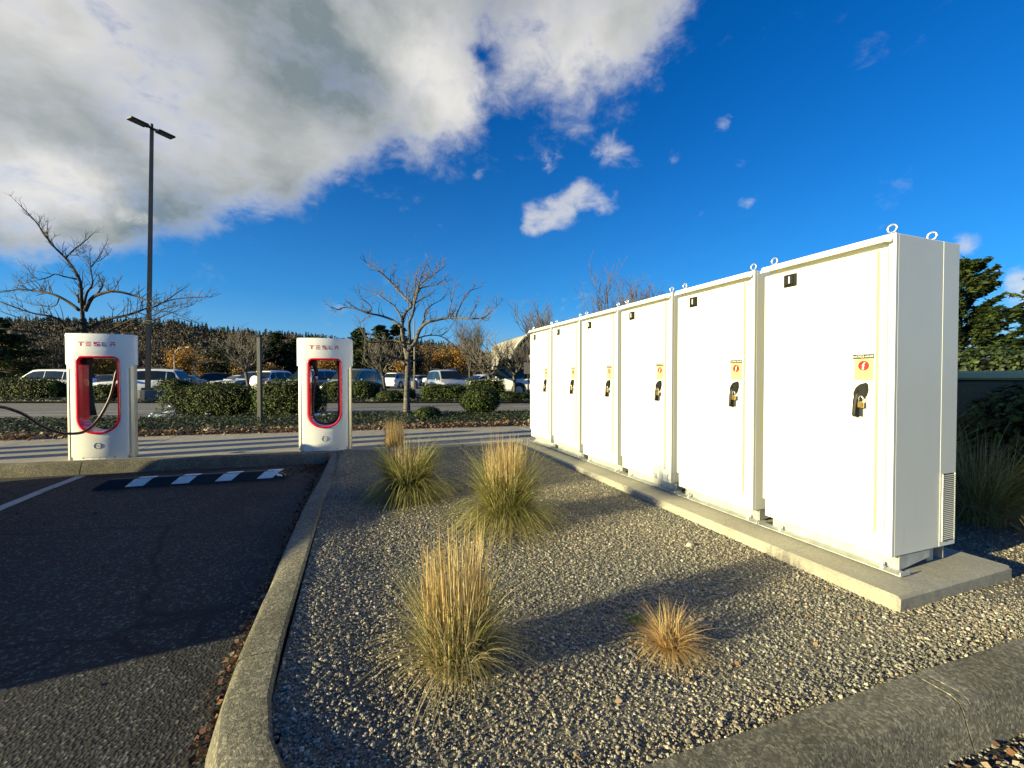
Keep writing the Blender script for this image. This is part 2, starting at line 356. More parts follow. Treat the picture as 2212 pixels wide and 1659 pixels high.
    def build(s, name, mats, parent=None, smooth=False, fix=True):
        me = s.mesh(name, mats)
        if fix:
            import bmesh
            bm = bmesh.new(); bm.from_mesh(me); bmesh.ops.recalc_face_normals(bm, faces=bm.faces); bm.to_mesh(me); bm.free()
        if smooth: me.shade_smooth()
        me.update(); return link(name, me, parent)
def link(name, me, parent=None):
    o = bpy.data.objects.new(name, me); C.objects.link(o); o.parent = parent; return o
def auto_smooth(o, ang=35):
    me = o.data; me.shade_smooth()
    try: me.set_sharp_from_angle(angle=R(ang))
    except Exception: pass
    return o
def struct(o): o['kind'] = 'structure'; return o
def sheet(name, pts, mat, z=None):
    mb = MB(); mb.add([(p[0], p[1], p[2] if z is None else z) for p in pts], [tuple(range(len(pts)))])
    o = mb.build(name, mat, fix=False)
    if o.data.polygons[0].normal.z < 0: o.data.flip_normals()
    return struct(o)
def np_mesh(name, V, F, mats, mi=None):
    V = np.asarray(V, dtype=np.float32); F = np.asarray(F, dtype=np.int32); k = F.shape[1]
    me = bpy.data.meshes.new(name); me.vertices.add(len(V)); me.vertices.foreach_set('co', V.ravel())
    me.loops.add(F.size); me.loops.foreach_set('vertex_index', F.ravel()); me.polygons.add(len(F))
    me.polygons.foreach_set('loop_start', np.arange(0, F.size, k, dtype=np.int32))
    try: me.polygons.foreach_set('loop_total', np.full(len(F), k, dtype=np.int32))
    except Exception: pass
    for m in (mats if isinstance(mats, (list, tuple)) else [mats]): me.materials.append(m)
    if mi is not None: me.polygons.foreach_set('material_index', np.asarray(mi, dtype=np.int32))
    me.update(calc_edges=True); me.validate(); return me
def unit(a): return a/np.maximum(np.linalg.norm(a, axis=1, keepdims=True), 1e-9)
def leaf_quads(P, N, size, rg, width=.32, along=None):
    n = len(P); N = unit(N)
    T = rg.normal(size=(n, 3)) if along is None else along+rg.normal(size=(n, 3))*.25
    T = unit(T-N*np.sum(T*N, 1, keepdims=True)); B = np.cross(N, T)
    s = np.broadcast_to(np.asarray(size, dtype=float).reshape(-1, 1), (n, 1))
    V = np.stack([P-T*s*.5, P+B*s*width+N*s*.10, P+T*s*.5, P-B*s*width+N*s*.10], 1).reshape(-1, 3)
    return V, np.arange(4*n).reshape(n, 4)
def merge(parts):       # [(V,F,mi)]
    Vs, Fs, Ms, k = [], [], [], 0
    for V, F, m in parts:
        Vs.append(V); Fs.append(F+k); Ms.append(np.full(len(F), m)); k += len(V)
    return np.concatenate(Vs), np.concatenate(Fs), np.concatenate(Ms)
def text_mesh(body, size, align='CENTER'):
    cu = bpy.data.curves.new('txt', 'FONT'); cu.body = body; cu.size = size; cu.align_x = align; cu.align_y = 'CENTER'; cu.extrude = 0; cu.resolution_u = 2
    o = bpy.data.objects.new('txt', cu); C.objects.link(o); bpy.context.view_layer.update()
    me = bpy.data.meshes.new_from_object(o.evaluated_get(bpy.context.evaluated_depsgraph_get()))
    bpy.data.objects.remove(o); return [v.co.copy() for v in me.vertices], [tuple(p.vertices) for p in me.polygons]

# ============================================================ GROUND AND HARD SURFACES
SW = .15
ground = sheet('ground', [(-900, -300), (1200, -300), (1200, 1500), (-900, 1500)], m_concrete('dry_ground', (.08, .075, .05), (.12, .11, .07), (.06, .06, .035), .5), -.03)
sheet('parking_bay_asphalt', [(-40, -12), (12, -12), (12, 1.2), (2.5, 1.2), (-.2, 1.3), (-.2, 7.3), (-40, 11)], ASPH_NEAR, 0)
rn = [G(-700, 915), G(0, 911), G(590, 904), G(754, 898), G(1150, 894), G(1600, 892), G(2300, 890)]
rf = [G(2300, 864.6), G(1150, 864.6), G(590, 864.8), G(0, 865), G(-700, 865)]
def strip(name, A, B, mat, z):
    mb = MB(); n = len(A); mb.add([(p[0], p[1], z) for p in A]+[(p[0], p[1], z) for p in B], [(i, i+1, n+i+1, n+i) for i in range(n-1)])
    return struct(mb.build(name, mat, fix=False))
rA = [G(x, y, 0) for x, y in ((-900, 925), (0, 915), (590, 910), (760, 902), (1150, 898), (1700, 896), (2500, 893))]
rB = [G(x, 865, 0) for x in (-900, 0, 590, 760, 1150, 1700, 2500)]
strip('road', rA, rB, ASPH_ROAD, .001)
# the lot beyond the street
lot = [G(-900, 861, 0), G(2500, 861, 0), (400, 200, 0), (-100, 330, 0), (-330, 250, 0)]
sheet('parking_lot', lot, ASPH_LOT, -.004)
# painted lines in the street
def ribbon(mb, pts, w, z):
    pts = [Vector((p[0], p[1], z)) for p in pts]
    vs = []
    for i, p in enumerate(pts):
        t = (pts[min(i+1, len(pts)-1)]-pts[max(i-1, 0)]).normalized(); nrm = Vector((-t.y, t.x, 0))
        vs += [p+nrm*w/2, p-nrm*w/2]
    mb.add(vs, [(2*i, 2*i+1, 2*i+3, 2*i+2) for i in range(len(pts)-1)])
for pts in ([(-300, 899), (0, 892.8), (138, 889.5), (300, 888), (420, 886)], [(-200, 897), (60, 897), (300, 896), (560, 896.5), (760, 896), (950, 893), (1150, 890), (1500, 888)],
            [(1110, 878.6), (1170, 878), (1400, 877)]):
    mb = MB(); ribbon(mb, [G(x, y, 0) for x, y in pts], .13, .006); struct(mb.build('lane_line', simple('street_paint', (.55, .55, .53), .7, 0, .2, 3), fix=False))

# --- sidewalk in slabs, its kerb, joints recessed
def front_y(x): return 6.70-.104*(x+.3)
def back_y(x): return 9.40-.11*(x+1)
gi = [G(745, 981, .13), G(870, 968, .13), G(1000, 957, .13), G(1148, 946, .13), G(1400, 935, .13)]
walk = struct(bpy.data.objects.new('sidewalk', None)); C.objects.link(walk)
xs = [-21, -17.6, -14.2, -11.0, -7.9, -5.2, -3.05, -.1, 1.6, 3.4, 5.6, 8.4, 12]
sk = -.35     # joints run a little askew
for a, b in zip(xs[:-1], xs[1:]):
    a2, b2 = a+.008, b-.008
    def fy(x): return front_y(x)+.17 if x < -.05 else 6.62+.045*(x+.3)+(.25 if x > 3.4 else 0)
    pl = [(a2, fy(a2)), (b2, fy(b2)), (b2+sk*.3, back_y(b2)), (a2+sk*.3, back_y(a2))]
    if a < -.05 < b or abs(b+.1) < .01: pass
    mb = MB(); mb.prism(pl, -.02, SW)
    o = mb.build('slab', WALK, walk)
mb = MB(); mb.prism([(-21, front_y(-21)+.3), (12, 6.9), (12, 7.6), (-21, back_y(-21)-.1)], -.025, SW-.012); mb.build('joint_bed', SOIL, walk)

def kerb_run(path, width, height, mat, name, parent=None, outer=1, base=.04, inner_h=.10, breaks=None):
    """path = inner top edge; outer=+1 puts the street face on the left of travel"""
    path = [Vector((p[0], p[1], 0)) for p in path]
    # resample
    out = [path[0]]
    for a, b in zip(path[:-1], path[1:]):
        n = max(1, int((b-a).length/.12)); out += [a.lerp(b, (i+1)/n) for i in range(n)]
    prof = [(0, -inner_h), (0, height-.012), (.012, height), (width-.035, height), (width-.012, height-.010), (width, height-.035), (width+base, -.03)]
    rings = []
    for i, p in enumerate(out):
        t = (out[min(i+1, len(out)-1)]-out[max(i-1, 0)]).normalized(); nrm = Vector((-t.y, t.x, 0))*outer
        w = 1+.012*math.sin(i*.9)+.01*math.sin(i*2.3)
        rings.append([p+nrm*u*w+Vector((0, 0, v+.0025*math.sin(i*1.7+u*20))) for u, v in prof])
    mb = MB(); mb.loft(rings); o = mb.build(name, mat, parent); auto_smooth(o, 40); return o
# near island kerb: sections butt with an open joint
kin = [(-.20, 6.60), (-.235, 5.2), (-.283, 4.15), (-.295, 2.7), (-.30, 2.12), (-.287, 1.66), (-.25, 1.47), (-.17, 1.27), (-.02, 1.12), (.25, 1.03), (.69, 1.0), (1.3, .985), (1.80, .972), (2.67, .945), (4.2, .90), (7.5, .80)]
kerb = struct(bpy.data.objects.new('island_kerb', None)); C.objects.link(kerb)
def cutpath(p, y0, y1): return [q for q in p if y1 <= q[1] <= y0]
secs = [[(-.20, 6.60), (-.235, 5.2), (-.246, 4.85)], [(-.2465, 4.843), (-.283, 4.15), (-.293, 3.2)], [(-.2932, 3.193), (-.295, 2.7), (-.30, 2.12), (-.298, 1.92)],
        [(-.297, 1.913), (-.287, 1.66), (-.25, 1.47), (-.17, 1.27), (-.02, 1.12), (.25, 1.03), (.69, 1.0), (1.3, .985), (1.92, .968)],
        [(1.928, .968), (2.67, .945), (4.0, .905)], [(4.008, .905), (5.7, .85), (7.5, .80)]]
for s_ in secs: kerb_run(s_, .155, .15, KERB, 'kerb_section', kerb, outer=-1)
kerb_run([(1.972, .9672), (2.022, .966)], .1555, .1506, m_concrete('pale_mortar_smear', (.20, .19, .155), (.30, .285, .235), (.12, .115, .095), 1.0, (.45, .8), .6), 'mortar_smear', kerb, outer=-1)
kx = [-21, -15.2, -9.6, -6.6, -3.32, -.42]
wk = struct(bpy.data.objects.new('sidewalk_kerb', None)); C.objects.link(wk)
for a, b in zip(kx[:-1], kx[1:]):
    kerb_run([(a+.006, front_y(a)+.165), (b-.006, front_y(b)+.165)], .165, SW+.004, KERB, 'kerb_section', wk, outer=-1)
# street kerbs beyond
fk = struct(bpy.data.objects.new('street_kerb', None)); C.objects.link(fk)
segs = [(-900, -300), (-300, 0), (0, 180), (180, 440), (440, 690), (690, 830), (830, 1000), (1000, 1260), (1260, 1900), (1900, 2500)]
for a, b in segs: kerb_run([G(a+1, 862.6, .12), G(b-1, 862.6, .12)], .16, .13, simple('street_kerb_concrete', (.32, .30, .26), .9, 0, .2, 3), 'kerb_section', fk, outer=-1)
nk = kerb_run([Vector((p.x, p.y, 0)) for p in rA], .15, .10, bpy.data.materials['street_kerb_concrete'], 'planting_strip_kerb', None, outer=-1); struct(nk)

# bay line and asphalt edge crack
mb = MB(); ribbon(mb, [G(176, 1029), G(95, 1060), G(0, 1099), G(-150, 1165), G(-700, 1420)], .105, .006); struct(mb.build('bay_line', PAINTL, fix=False))

# --- gravel bed
def gz(x, y): return .058+.012*(y-1)+.008*math.sin(x*2.1+y*1.3)+.05*math.exp(-((x+.29)/.32)**2)*(1 if y > .9 else 0)+.035*math.exp(-((y-.98)/.22)**2)
gpoly = [(-.29, 1.9), (-.28, 1.6), (-.24, 1.44), (-.15, 1.25), (0, 1.09), (.25, 1.01), (.7, .99), (1.9, .96), (4, .9), (8, .85), (14, .8), (14, 7.0), (4.5, 6.9), (3.2, 6.72), (1.2, 6.66), (-.19, 6.62), (-.235, 5.2), (-.28, 4.15), (-.29, 2.7)]
def inside(x, y, poly=gpoly):
    c = False; j = len(poly)-1
    for i in range(len(poly)):
        xi, yi = poly[i]; xj, yj = poly[j]
        if (yi > y) != (yj > y) and x < (xj-xi)*(y-yi)/(yj-yi)+xi: c = not c
        j = i
    return c
def gravel_base():
    mb = MB(); nx, ny = 72, 36; x0, x1, y0, y1 = -.32, 14, .8, 7.1; vs = []; fs = []
    for j in range(ny+1):
        for i in range(nx+1):
            x = x0+(x1-x0)*(i/nx)**1.6; y = y0+(y1-y0)*j/ny; vs.append((x, y, gz(x, y)+.001))
    for j in range(ny):
        for i in range(nx):
            x = x0+(x1-x0)*((i+.5)/nx)**1.6; y = y0+(y1-y0)*(j+.5)/ny
            if inside(x+.02, y) or inside(x, y+.05) or inside(x, y-.05): fs.append((j*(nx+1)+i, j*(nx+1)+i+1, (j+1)*(nx+1)+i+1, (j+1)*(nx+1)+i))
    # keep below the kerb on the left and front
    vs = [(max(v[0], -.285), v[1], v[2]) for v in vs]
    mb.add(vs, fs); return struct(mb.build('gravel_bed', GRAVEL_BED, fix=False))
gravel_base()

PADX0, PADX1, PADY0, PADY1 = 2.53, 3.58, 1.315, 6.75
def pebbles():
    rg = np.random.default_rng(3)
    # where the stones lie: points carried by a mesh, stones set on them by geometry nodes
    def scatter(n, x0, x1, y0, y1):
        P = np.c_[rg.uniform(x0, x1, n), rg.uniform(y0, y1, n)]
        ok = np.array([inside(x, y) and not (PADX0-.0 < x < PADX1 and PADY0 < y < PADY1) for x, y in P])
        return P[ok]
    P = np.concatenate([scatter(125000, -.28, 3.1, .95, 3.4), scatter(60000, -.28, 2.6, 3.4, 6.8), scatter(44000, 3.0, 6.5, .9, 3.2), scatter(9000, 3.58, 9, 2, 5)])
    Z = np.array([gz(x, y) for x, y in P])+rg.uniform(-.002, .006, len(P))
    # loose ones on the kerb lip, bay edge, beyond the front kerb
    ex = np.c_[rg.uniform(1.2, 3.6, 1500), .80-np.abs(rg.normal(0, .16, 1500)), np.full(1500, .006)]
    V = np.concatenate([np.c_[P, Z], ex])
    me = bpy.data.meshes.new('gravel_points'); me.vertices.add(len(V)); me.vertices.foreach_set('co', V.astype(np.float32).ravel()); me.update()
    o = link('gravel_stones', me); o['kind'] = 'stuff'; tag(o, 'loose grey and tan gravel stones filling the kerbed island', 'gravel')
    ng = bpy.data.node_groups.new('gravel', 'GeometryNodeTree'); ng.interface.new_socket('Geometry', in_out='INPUT', socket_type='NodeSocketGeometry'); ng.interface.new_socket('Geometry', in_out='OUTPUT', socket_type='NodeSocketGeometry')
    N = ng.nodes; L = ng.links; gi_ = N.new('NodeGroupInput'); go = N.new('NodeGroupOutput')
    m2p = N.new('GeometryNodeMeshToPoints'); L.new(gi_.outputs[0], m2p.inputs['Mesh'])
    iop = N.new('GeometryNodeInstanceOnPoints'); L.new(m2p.outputs[0], iop.inputs['Points'])
    g2i = N.new('GeometryNodeGeometryToInstance')
    for k in range(5):
        ico = N.new('GeometryNodeMeshIcoSphere'); ico.inputs['Radius'].default_value = 1; ico.inputs['Subdivisions'].default_value = 2
        sp = N.new('GeometryNodeSetPosition'); L.new(ico.outputs[0], sp.inputs[0])
        nz = N.new('ShaderNodeTexNoise'); nz.inputs['Scale'].default_value = .75+.15*k; nz.inputs['Detail'].default_value = 1
        ps = N.new('GeometryNodeInputPosition'); ad = N.new('ShaderNodeVectorMath'); ad.operation = 'ADD'; ad.inputs[1].default_value = (k*7.3, k*3.1, k*1.7)
        L.new(ps.outputs[0], ad.inputs[0]); L.new(ad.outputs[0], nz.inputs['Vector'])
        sb = N.new('ShaderNodeVectorMath'); sb.operation = 'SUBTRACT'; sb.inputs[1].default_value = (.5, .5, .5); L.new(nz.outputs['Color'], sb.inputs[0])
        sc = N.new('ShaderNodeVectorMath'); sc.operation = 'SCALE'; sc.inputs['Scale'].default_value = 2.2; L.new(sb.outputs[0], sc.inputs[0]); L.new(sc.outputs[0], sp.inputs['Offset'])
        sm = N.new('GeometryNodeSetMaterial'); sm.inputs['Material'].default_value = PEBBLE; L.new(sp.outputs[0], sm.inputs[0])
        tr = N.new('GeometryNodeTransform'); tr.inputs['Scale'].default_value = ((1, .8, .62), (1, .66, .55), (1, .9, .5), (1.1, .7, .7), (.9, .8, .8))[k]; L.new(sm.outputs[0], tr.inputs[0])
        L.new(tr.outputs[0], g2i.inputs[0])
    L.new(g2i.outputs[0], iop.inputs['Instance']); iop.inputs['Pick Instance'].default_value = True
    rv = N.new('FunctionNodeRandomValue'); rv.data_type = 'FLOAT'; rv.inputs['Min'].default_value = 0; rv.inputs['Max'].default_value = 1
    pw = N.new('ShaderNodeMath'); pw.operation = 'POWER'; pw.inputs[1].default_value = 4.2; L.new(rv.outputs['Value'], pw.inputs[0])
    ml = N.new('ShaderNodeMath'); ml.operation = 'MULTIPLY_ADD'; ml.inputs[1].default_value = .0064; ml.inputs[2].default_value = .0026; L.new(pw.outputs[0], ml.inputs[0]); L.new(ml.outputs[0], iop.inputs['Scale'])
    rr = N.new('FunctionNodeRandomValue'); rr.data_type = 'FLOAT_VECTOR'; rr.inputs['Min'].default_value = (-.35, -.35, 0); rr.inputs['Max'].default_value = (.35, .35, 6.28); rr.inputs['Seed'].default_value = 4
    L.new(rr.outputs['Value'], iop.inputs['Rotation']); L.new(iop.outputs[0], go.inputs[0])
    md = o.modifiers.new('stones', 'NODES'); md.node_group = ng
pebbles()

# ============================================================ CABINETS ON THEIR PAD
def slab_pad():
    nx = 40; mb = MB(); b = .014
    prof = [(PADX0, -.05), (PADX0, .15-b), (PADX0+b, .15), (PADX1-b, .15), (PADX1, .15-b), (PADX1, -.05)]
    ys = [PADY0, PADY0+b]+[PADY0+b+(PADY1-PADY0-2*b)*i/nx for i in range(1, nx)]+[PADY1-b, PADY1]
    rings = []
    for i, y in enumerate(ys):
        dz = -b if i in (0, len(ys)-1) else 0
        rings.append([(x+(b if dz and x < 3 and z > .1 else 0)-(b if dz and x > 3 and z > .1 else 0), y, (z+dz if z > .14 else z)) for x, z in prof])
    mb.loft(rings); o = mb.build('concrete_pad', PADC)
    return tag(o, 'long low concrete slab under the row of white cabinets', 'slab')
slab_pad()

CW, CD, CZ0, CZ1 = .785, .60, .24, 2.045
def make_cabinet(lab, code):
    # local: front face looks to -X at x=0, width along +Y from 0, base at the pad top
    t = thing('electrical_cabinet', (2.79, 1.49, .15), 0, lab, 'cabinet', 'row of white electrical cabinets')
    z0, z1 = CZ0-.15, CZ1-.15
    mb = MB(); mb.box((.02+(CD-.02)/2+0, CW/2, (z0+z1)/2), (CD-.02, CW, z1-z0), 0, None, .006); mb.build('body', WHITE_CAB, t)
    # front frame: right stile, bottom rail (proud of the recessed body front at x=.02)
    mb = MB(); mb.box((.0105, .017, (z0+z1)/2), (.021, .034, z1-z0), 0, None, .003); mb.build('door_stile', WHITE_CAB, t)
    mb = MB(); mb.box((.0105, .057, (z0+.125+z1-.075)/2), (.016, .036, z1-.075-(z0+.125)), 0, None, .002); mb.build('door_stile', WHITE_CAB, t)
    mb = MB(); mb.box((.0115, .035+(CW-.035)/2, z0+.059), (.019, CW-.037, .118), 0, None, .003); mb.build('bottom_rail', WHITE_CAB, t)
    d = MB(); d.box((.002, .083+(CW-.083)/2+.004, (z0+.125+z1-.073)/2), (.034, CW-.079, z1-.073-(z0+.125)), 0, None, .004); door = d.build('door', WHITE_CAB, t)
    # drip lid
    mb = MB(); zz = z1+.004
    ring = lambda y, e: [(.035, y, zz-.0), (-.030+e, y, zz-.012), (-.052+e, y, zz-.052), (-.047+e, y, zz-.054), (-.020+e, y, zz-.017), (.035, y, zz-.006)]
    mb.loft([ring(.012, .03), ring(.03, 0), ring(CW+.015, 0), ring(CW+.03, .03)]); mb.build('drip_lid', WHITE_CAB, t)
    # back section seam on the side
    mb = MB(); mb.box((.44+(CD-.44)/2, .0034, (z0+z1)/2-.0), (CD-.438, .009, z1-z0-.004), 0, None, .003); mb.build('side_panel', WHITE_CAB, t)
    mb = MB(); mb.box((.520, -.0025, .325), (.128, .004, .40)); v = mb.build('vent_dark_back', PRINTBLK, t)  # flat black sheet, its colour stands for the shade between the slats
    mb = MB()
    for i in range(34): mb.box((.518, -.0065, .135+i*.0115), (.120, .005, .0042), 0, rotm('X', .3))
    mb.box((.581, -.006, .325), (.007, .004, .40)); mb.box((.4575, -.006, .325), (.005, .004, .40)); s_ = mb.build('vent_slats', WHITE_CAB, v); s_['kind'] = 'stuff'
    # quarter turn latch top left
    mb = MB(); mb.box((-.018, .595, 1.755), (.010, .092, .085), 0, None, .004); l = mb.build('latch', BLACKPL, door); 
    mb = MB(); mb.box((-.026, .598, 1.755), (.010, .062, .064), 0, None, .004); mb.build('latch_cap', BLACKPL, l)
    mb = MB(); mb.box((-.0325, .592, 1.757), (.003, .008, .045)); mb.build('latch_slot', PRINTWHT, l)
    # code plate and warning sticker
    mb = MB(); mb.box((-.0165, .145, 1.2185), (.003, .112, .026)); pl = mb.build('code_plate', PRINTBLK, door)
    vs, fs = text_mesh(code, .0172); mb = MB(); mb.add([(-.0186, .145-v.x*.96, 1.2185+v.y) for v in vs], fs); mb.build('code_lettering', PRINTWHT, pl, fix=False)
    mb = MB(); mb.box((-.0165, .141, 1.142), (.003, .098, .124)); st = mb.build('warning_sticker', LABELY, door)
    cy, cz = .141, 1.165
    mb = MB(); mb.cyl((-.0186, cy, cz), .029, .002, 28, 'X'); mb.build('warning_disc', LABELR, st)
    mb = MB(); mb.torus((-.0184, cy, cz), .0435, .0007, 'X', 36, 4)
    for k, (y, w) in enumerate(((1.1175, .090), (1.1085, .084), (1.1005, .090), (1.0925, .076), (1.0850, .05))):
        mb.box((-.0184, cy+.002*(k % 2), y), (.0006, w, .0018))
    for z in (1.1225, 1.081): mb.box((-.0184, cy, z), (.0006, .094, .0009))
    for y in (-.047, .047): mb.box((-.0184, cy+y, 1.102), (.0006, .0009, .042))
    mb.build('small_print', LABELINK, st)
    mb = MB(); z = [(.004, .020), (-.009, -.002), (-.001, -.001), (-.005, -.015), (-.010, -.012), (-.0035, -.024), (.005, -.016), (.0, -.016), (.006, .004), (-.001, .003), (.010, .018)]
    mb.add([(-.0204, cy-a*-1*-1, cz+b) for a, b in z], [tuple(range(len(z)))]); mb.build('lightning_bolt', PRINTWHT, st, fix=False)
    for word, a0, step, sgn in (('DANGER', 128, -15, 1), ('HIGH VOLTAGE', 205, 11.6, -1)):
        mb = MB()
        for i, ch in enumerate(word):
            if ch == ' ': continue
            vs, fs = text_mesh(ch, .0115); a = R(a0+step*i); r = .0362
            ox, oz = r*math.cos(a), r*math.sin(a); rot = a-math.pi/2 if sgn > 0 else a+math.pi/2
            mb.add([(-.0186, cy-(ox+v.x*math.cos(rot)-v.y*math.sin(rot)), cz+oz+v.x*math.sin(rot)+v.y*math.cos(rot)) for v in vs], fs)
        mb.build('warning_lettering', LABELO, st, fix=False)['kind'] = 'stuff'
    # swing handle with padlock hasp
    h = MB(); 
    prof = [(.184, .985), (.186, 1.005), (.172, 1.04), (.150, 1.062), (.128, 1.068), (.116, 1.055), (.114, 1.02), (.122, .99), (.140, .965), (.150, .955)]
    prof = [(y, z) for y, z in prof]
    n = len(prof); vs = [(-.015, y, z) for y, z in prof]+[(-.040, .150+(y-.150)*.88, 1.012+(z-1.012)*.88) for y, z in prof]
    h.add(vs, [tuple(range(n)), tuple(range(n, 2*n))]+[(i, (i+1) % n, n+(i+1) % n, n+i) for i in range(n)])
    h.loft([[(x0, y0, z) for x0, y0 in ((-.018, yc+w), (-.046-e, yc+w*.7), (-.050-e, yc), (-.046-e, yc-w*.7), (-.018, yc-w))] for z, yc, w, e in ((1.0, .166, .016, -.008), (.96, .170, .014, 0), (.90, .172, .012, .004), (.875, .171, .0115, .008), (.866, .168, .009, .004))])
    hd = h.build('handle', BLACKPL, door); auto_smooth(hd, 30)
    mb = MB(); mb.box((-.026, .146, .905), (.012, .013, .075), 0, None, .003); mb.build('lock_cylinder', simple('dark_steel', (.10, .11, .13), .3, .8), hd)
    mb = MB(); mb.cyl((-.043, .163, 1.018), .010, .006, 14, 'X'); mb.build('pivot_cap', BLACKPL, hd)
    # lifting eyes
    for ey, ex in ((.035, .03), (CW-.035, .03), (.035, CD-.20), (CW-.035, CD-.20)):
        mb = MB(); mb.cyl((ex, ey, z1+.006), .012, .014, 12); mb.torus((ex, ey, z1+.035), .022, .0058, 'X', 22, 8); o = mb.build('lifting_eye', CHROME, t, True)
    # steel base channel, flanges and anchor bolts
    mb = MB(); mb.box((.075, CW/2, .048), (.006, CW-.02, .084)); mb.box((.035, CW/2+.0, .0085), (.085, CW-.01+.10, .006))
    for y in (-.045, CW+.045): mb.box((.034, y, .018), (.084, .006, .022))
    mb.build('base_channel', GALV, t)
    mb = MB(); mb.add([(.078, .004, .006), (.36, .004, .045), (.36, .004, .088), (.078, .004, .088), (.078, .014, .006), (.36, .014, .045), (.36, .014, .088), (.078, .014, .088)],
                      [(0, 1, 2, 3), (7, 6, 5, 4), (0, 4, 5, 1), (1, 5, 6, 2), (2, 6, 7, 3), (3, 7, 4, 0)])
    mb.box((.42, .06, .046), (.06, .06, .088)); mb.box((.53, CW/2, .048), (.006, CW-.04, .082)); mb.build('base_frame', GALV, t)
    for y in (.06, CW-.10):
        mb = MB(); mb.cyl((.03, y, .016), .016, .009, 6); mb.cyl((.03, y, .027), .0075, .026, 8); mb.cyl((.03, y, .0115), .020, .002, 12); mb.build('anchor_bolt', GALV, t)
    return t
codes = ['SuC9522-6A/6B', 'SuC9463-5A/5B', 'SuC9461-4A/4B', 'SuC9460-3A/3B', 'SuC9455-2A/2B', 'SuC9451-1A/1B']
clabs = ['largest white steel cabinet at the near right end of the row, louvred side showing',
         'white steel cabinet directly left of the nearest one, second from the right',
         'white steel cabinet third from the right end of the row',
         'white steel cabinet fourth from the right, grass shadow across its foot',
         'narrow looking white steel cabinet fifth from the right, next to the farthest one',
         'farthest white steel cabinet at the left end of the row beside the sidewalk']
cab0 = make_cabinet(clabs[0], codes[0]); cabs = [cab0]
for i in range(1, 6):
    c = copy_tree(cab0); c.location = (2.79, 1.49+.887*i, .15); c['label'] = clabs[i]; cabs.append(c)
    for ch in c.children_recursive:
        if ch.name.startswith('code_lettering'):
            vs, fs = text_mesh(codes[i], .0172); mb = MB(); mb.add([(-.0186, .145-v.x*.96, 1.2185+v.y) for v in vs], fs); ch.data = mb.mesh('code_lettering', PRINTWHT)
def make_padlock():
    t = thing('padlock', (0, 0, 0), 0, 'x', 'padlock', 'brass padlocks on the cabinet handles')
    mb = MB(); mb.box((0, 0, -.026), (.016, .030, .036), 0, None, .004); mb.build('lock_body', BRASS, t)
    mb = MB(); mb.tube([(0, -.011, -.008), (0, -.011, .012), (0, -.006, .021), (0, 0, .024), (0, .006, .021), (0, .011, .012), (0, .011, -.008)], .0032, 8); mb.build('shackle', CHROME, t, True)
    return t
where = ['nearest, largest looking white cabinet', 'second white cabinet from the right', 'third white cabinet from the right', 'fourth white cabinet from the right', 'fifth white cabinet from the right', 'farthest white cabinet']
pk = make_padlock()
for i in range(6):
    o = pk if i == 0 else copy_tree(pk)
    o.location = (2.79-.048, 1.49+.887*i+.136, .15+.965); o['label'] = 'small brass padlock hanging on the black handle of the '+where[i]

# ============================================================ CHARGING POSTS
def rr_outline(w, zt, zb, rt, rb, n=8):
    pts = []
    for cx, cz, r, a0 in ((w-rt, zt-rt, rt, 0), (-w+rt, zt-rt, rt, 90), (-w+rb, zb+rb, rb, 180), (w-rb, zb+rb, rb, 270)):
        for i in range(n+1): a = R(a0+90*i/n); pts.append((cx+r*math.cos(a), cz+r*math.sin(a)))
    return pts
HOLE = rr_outline(.232, 1.372, .345, .07, .21, 8)
PH = 1.665; FB = .085       # height, bulge of the front
def bulge(x, hw=.375): return FB*(x/hw)**2
def resample_hole(n):
    # dense closed polyline
    out = []
    for a, b in zip(HOLE, HOLE[1:]+HOLE[:1]):
        d = math.hypot(b[0]-a[0], b[1]-a[1]); k = max(1, int(d/.04))
        for i in range(k): out.append((a[0]+(b[0]-a[0])*i/k, a[1]+(b[1]-a[1])*i/k))
    return out
HR = resample_hole(0)
OUTER = [(.375, PH-.015), (.365, PH), (-.365, PH), (-.375, PH-.015), (-.375, 1.285), (-.368, 1.262), (-.345, 1.250), (-.325, 1.235), (-.315, 1.205), (-.312, .06), (-.312, .035), (.312, .035), (.312, .06), (.315, 1.205), (.325, 1.235), (.345, 1.250), (.368, 1.262), (.375, 1.285)]
def ray_outer(dx, dz, cz):
    best = None
    n = len(OUTER)
    for i in range(n):
        x1, z1 = OUTER[i]; x2, z2 = OUTER[(i+1) % n]; ex, ez = x2-x1, z2-z1
        den = dx*ez-dz*ex
        if abs(den) < 1e-9: continue
        t = (x1*ez-(z1-cz)*ex)/den; u = (x1*dz-(z1-cz)*dx)/den
        if t > 0 and -1e-6 <= u <= 1+1e-6 and (best is None or t > best): best = t
    return best
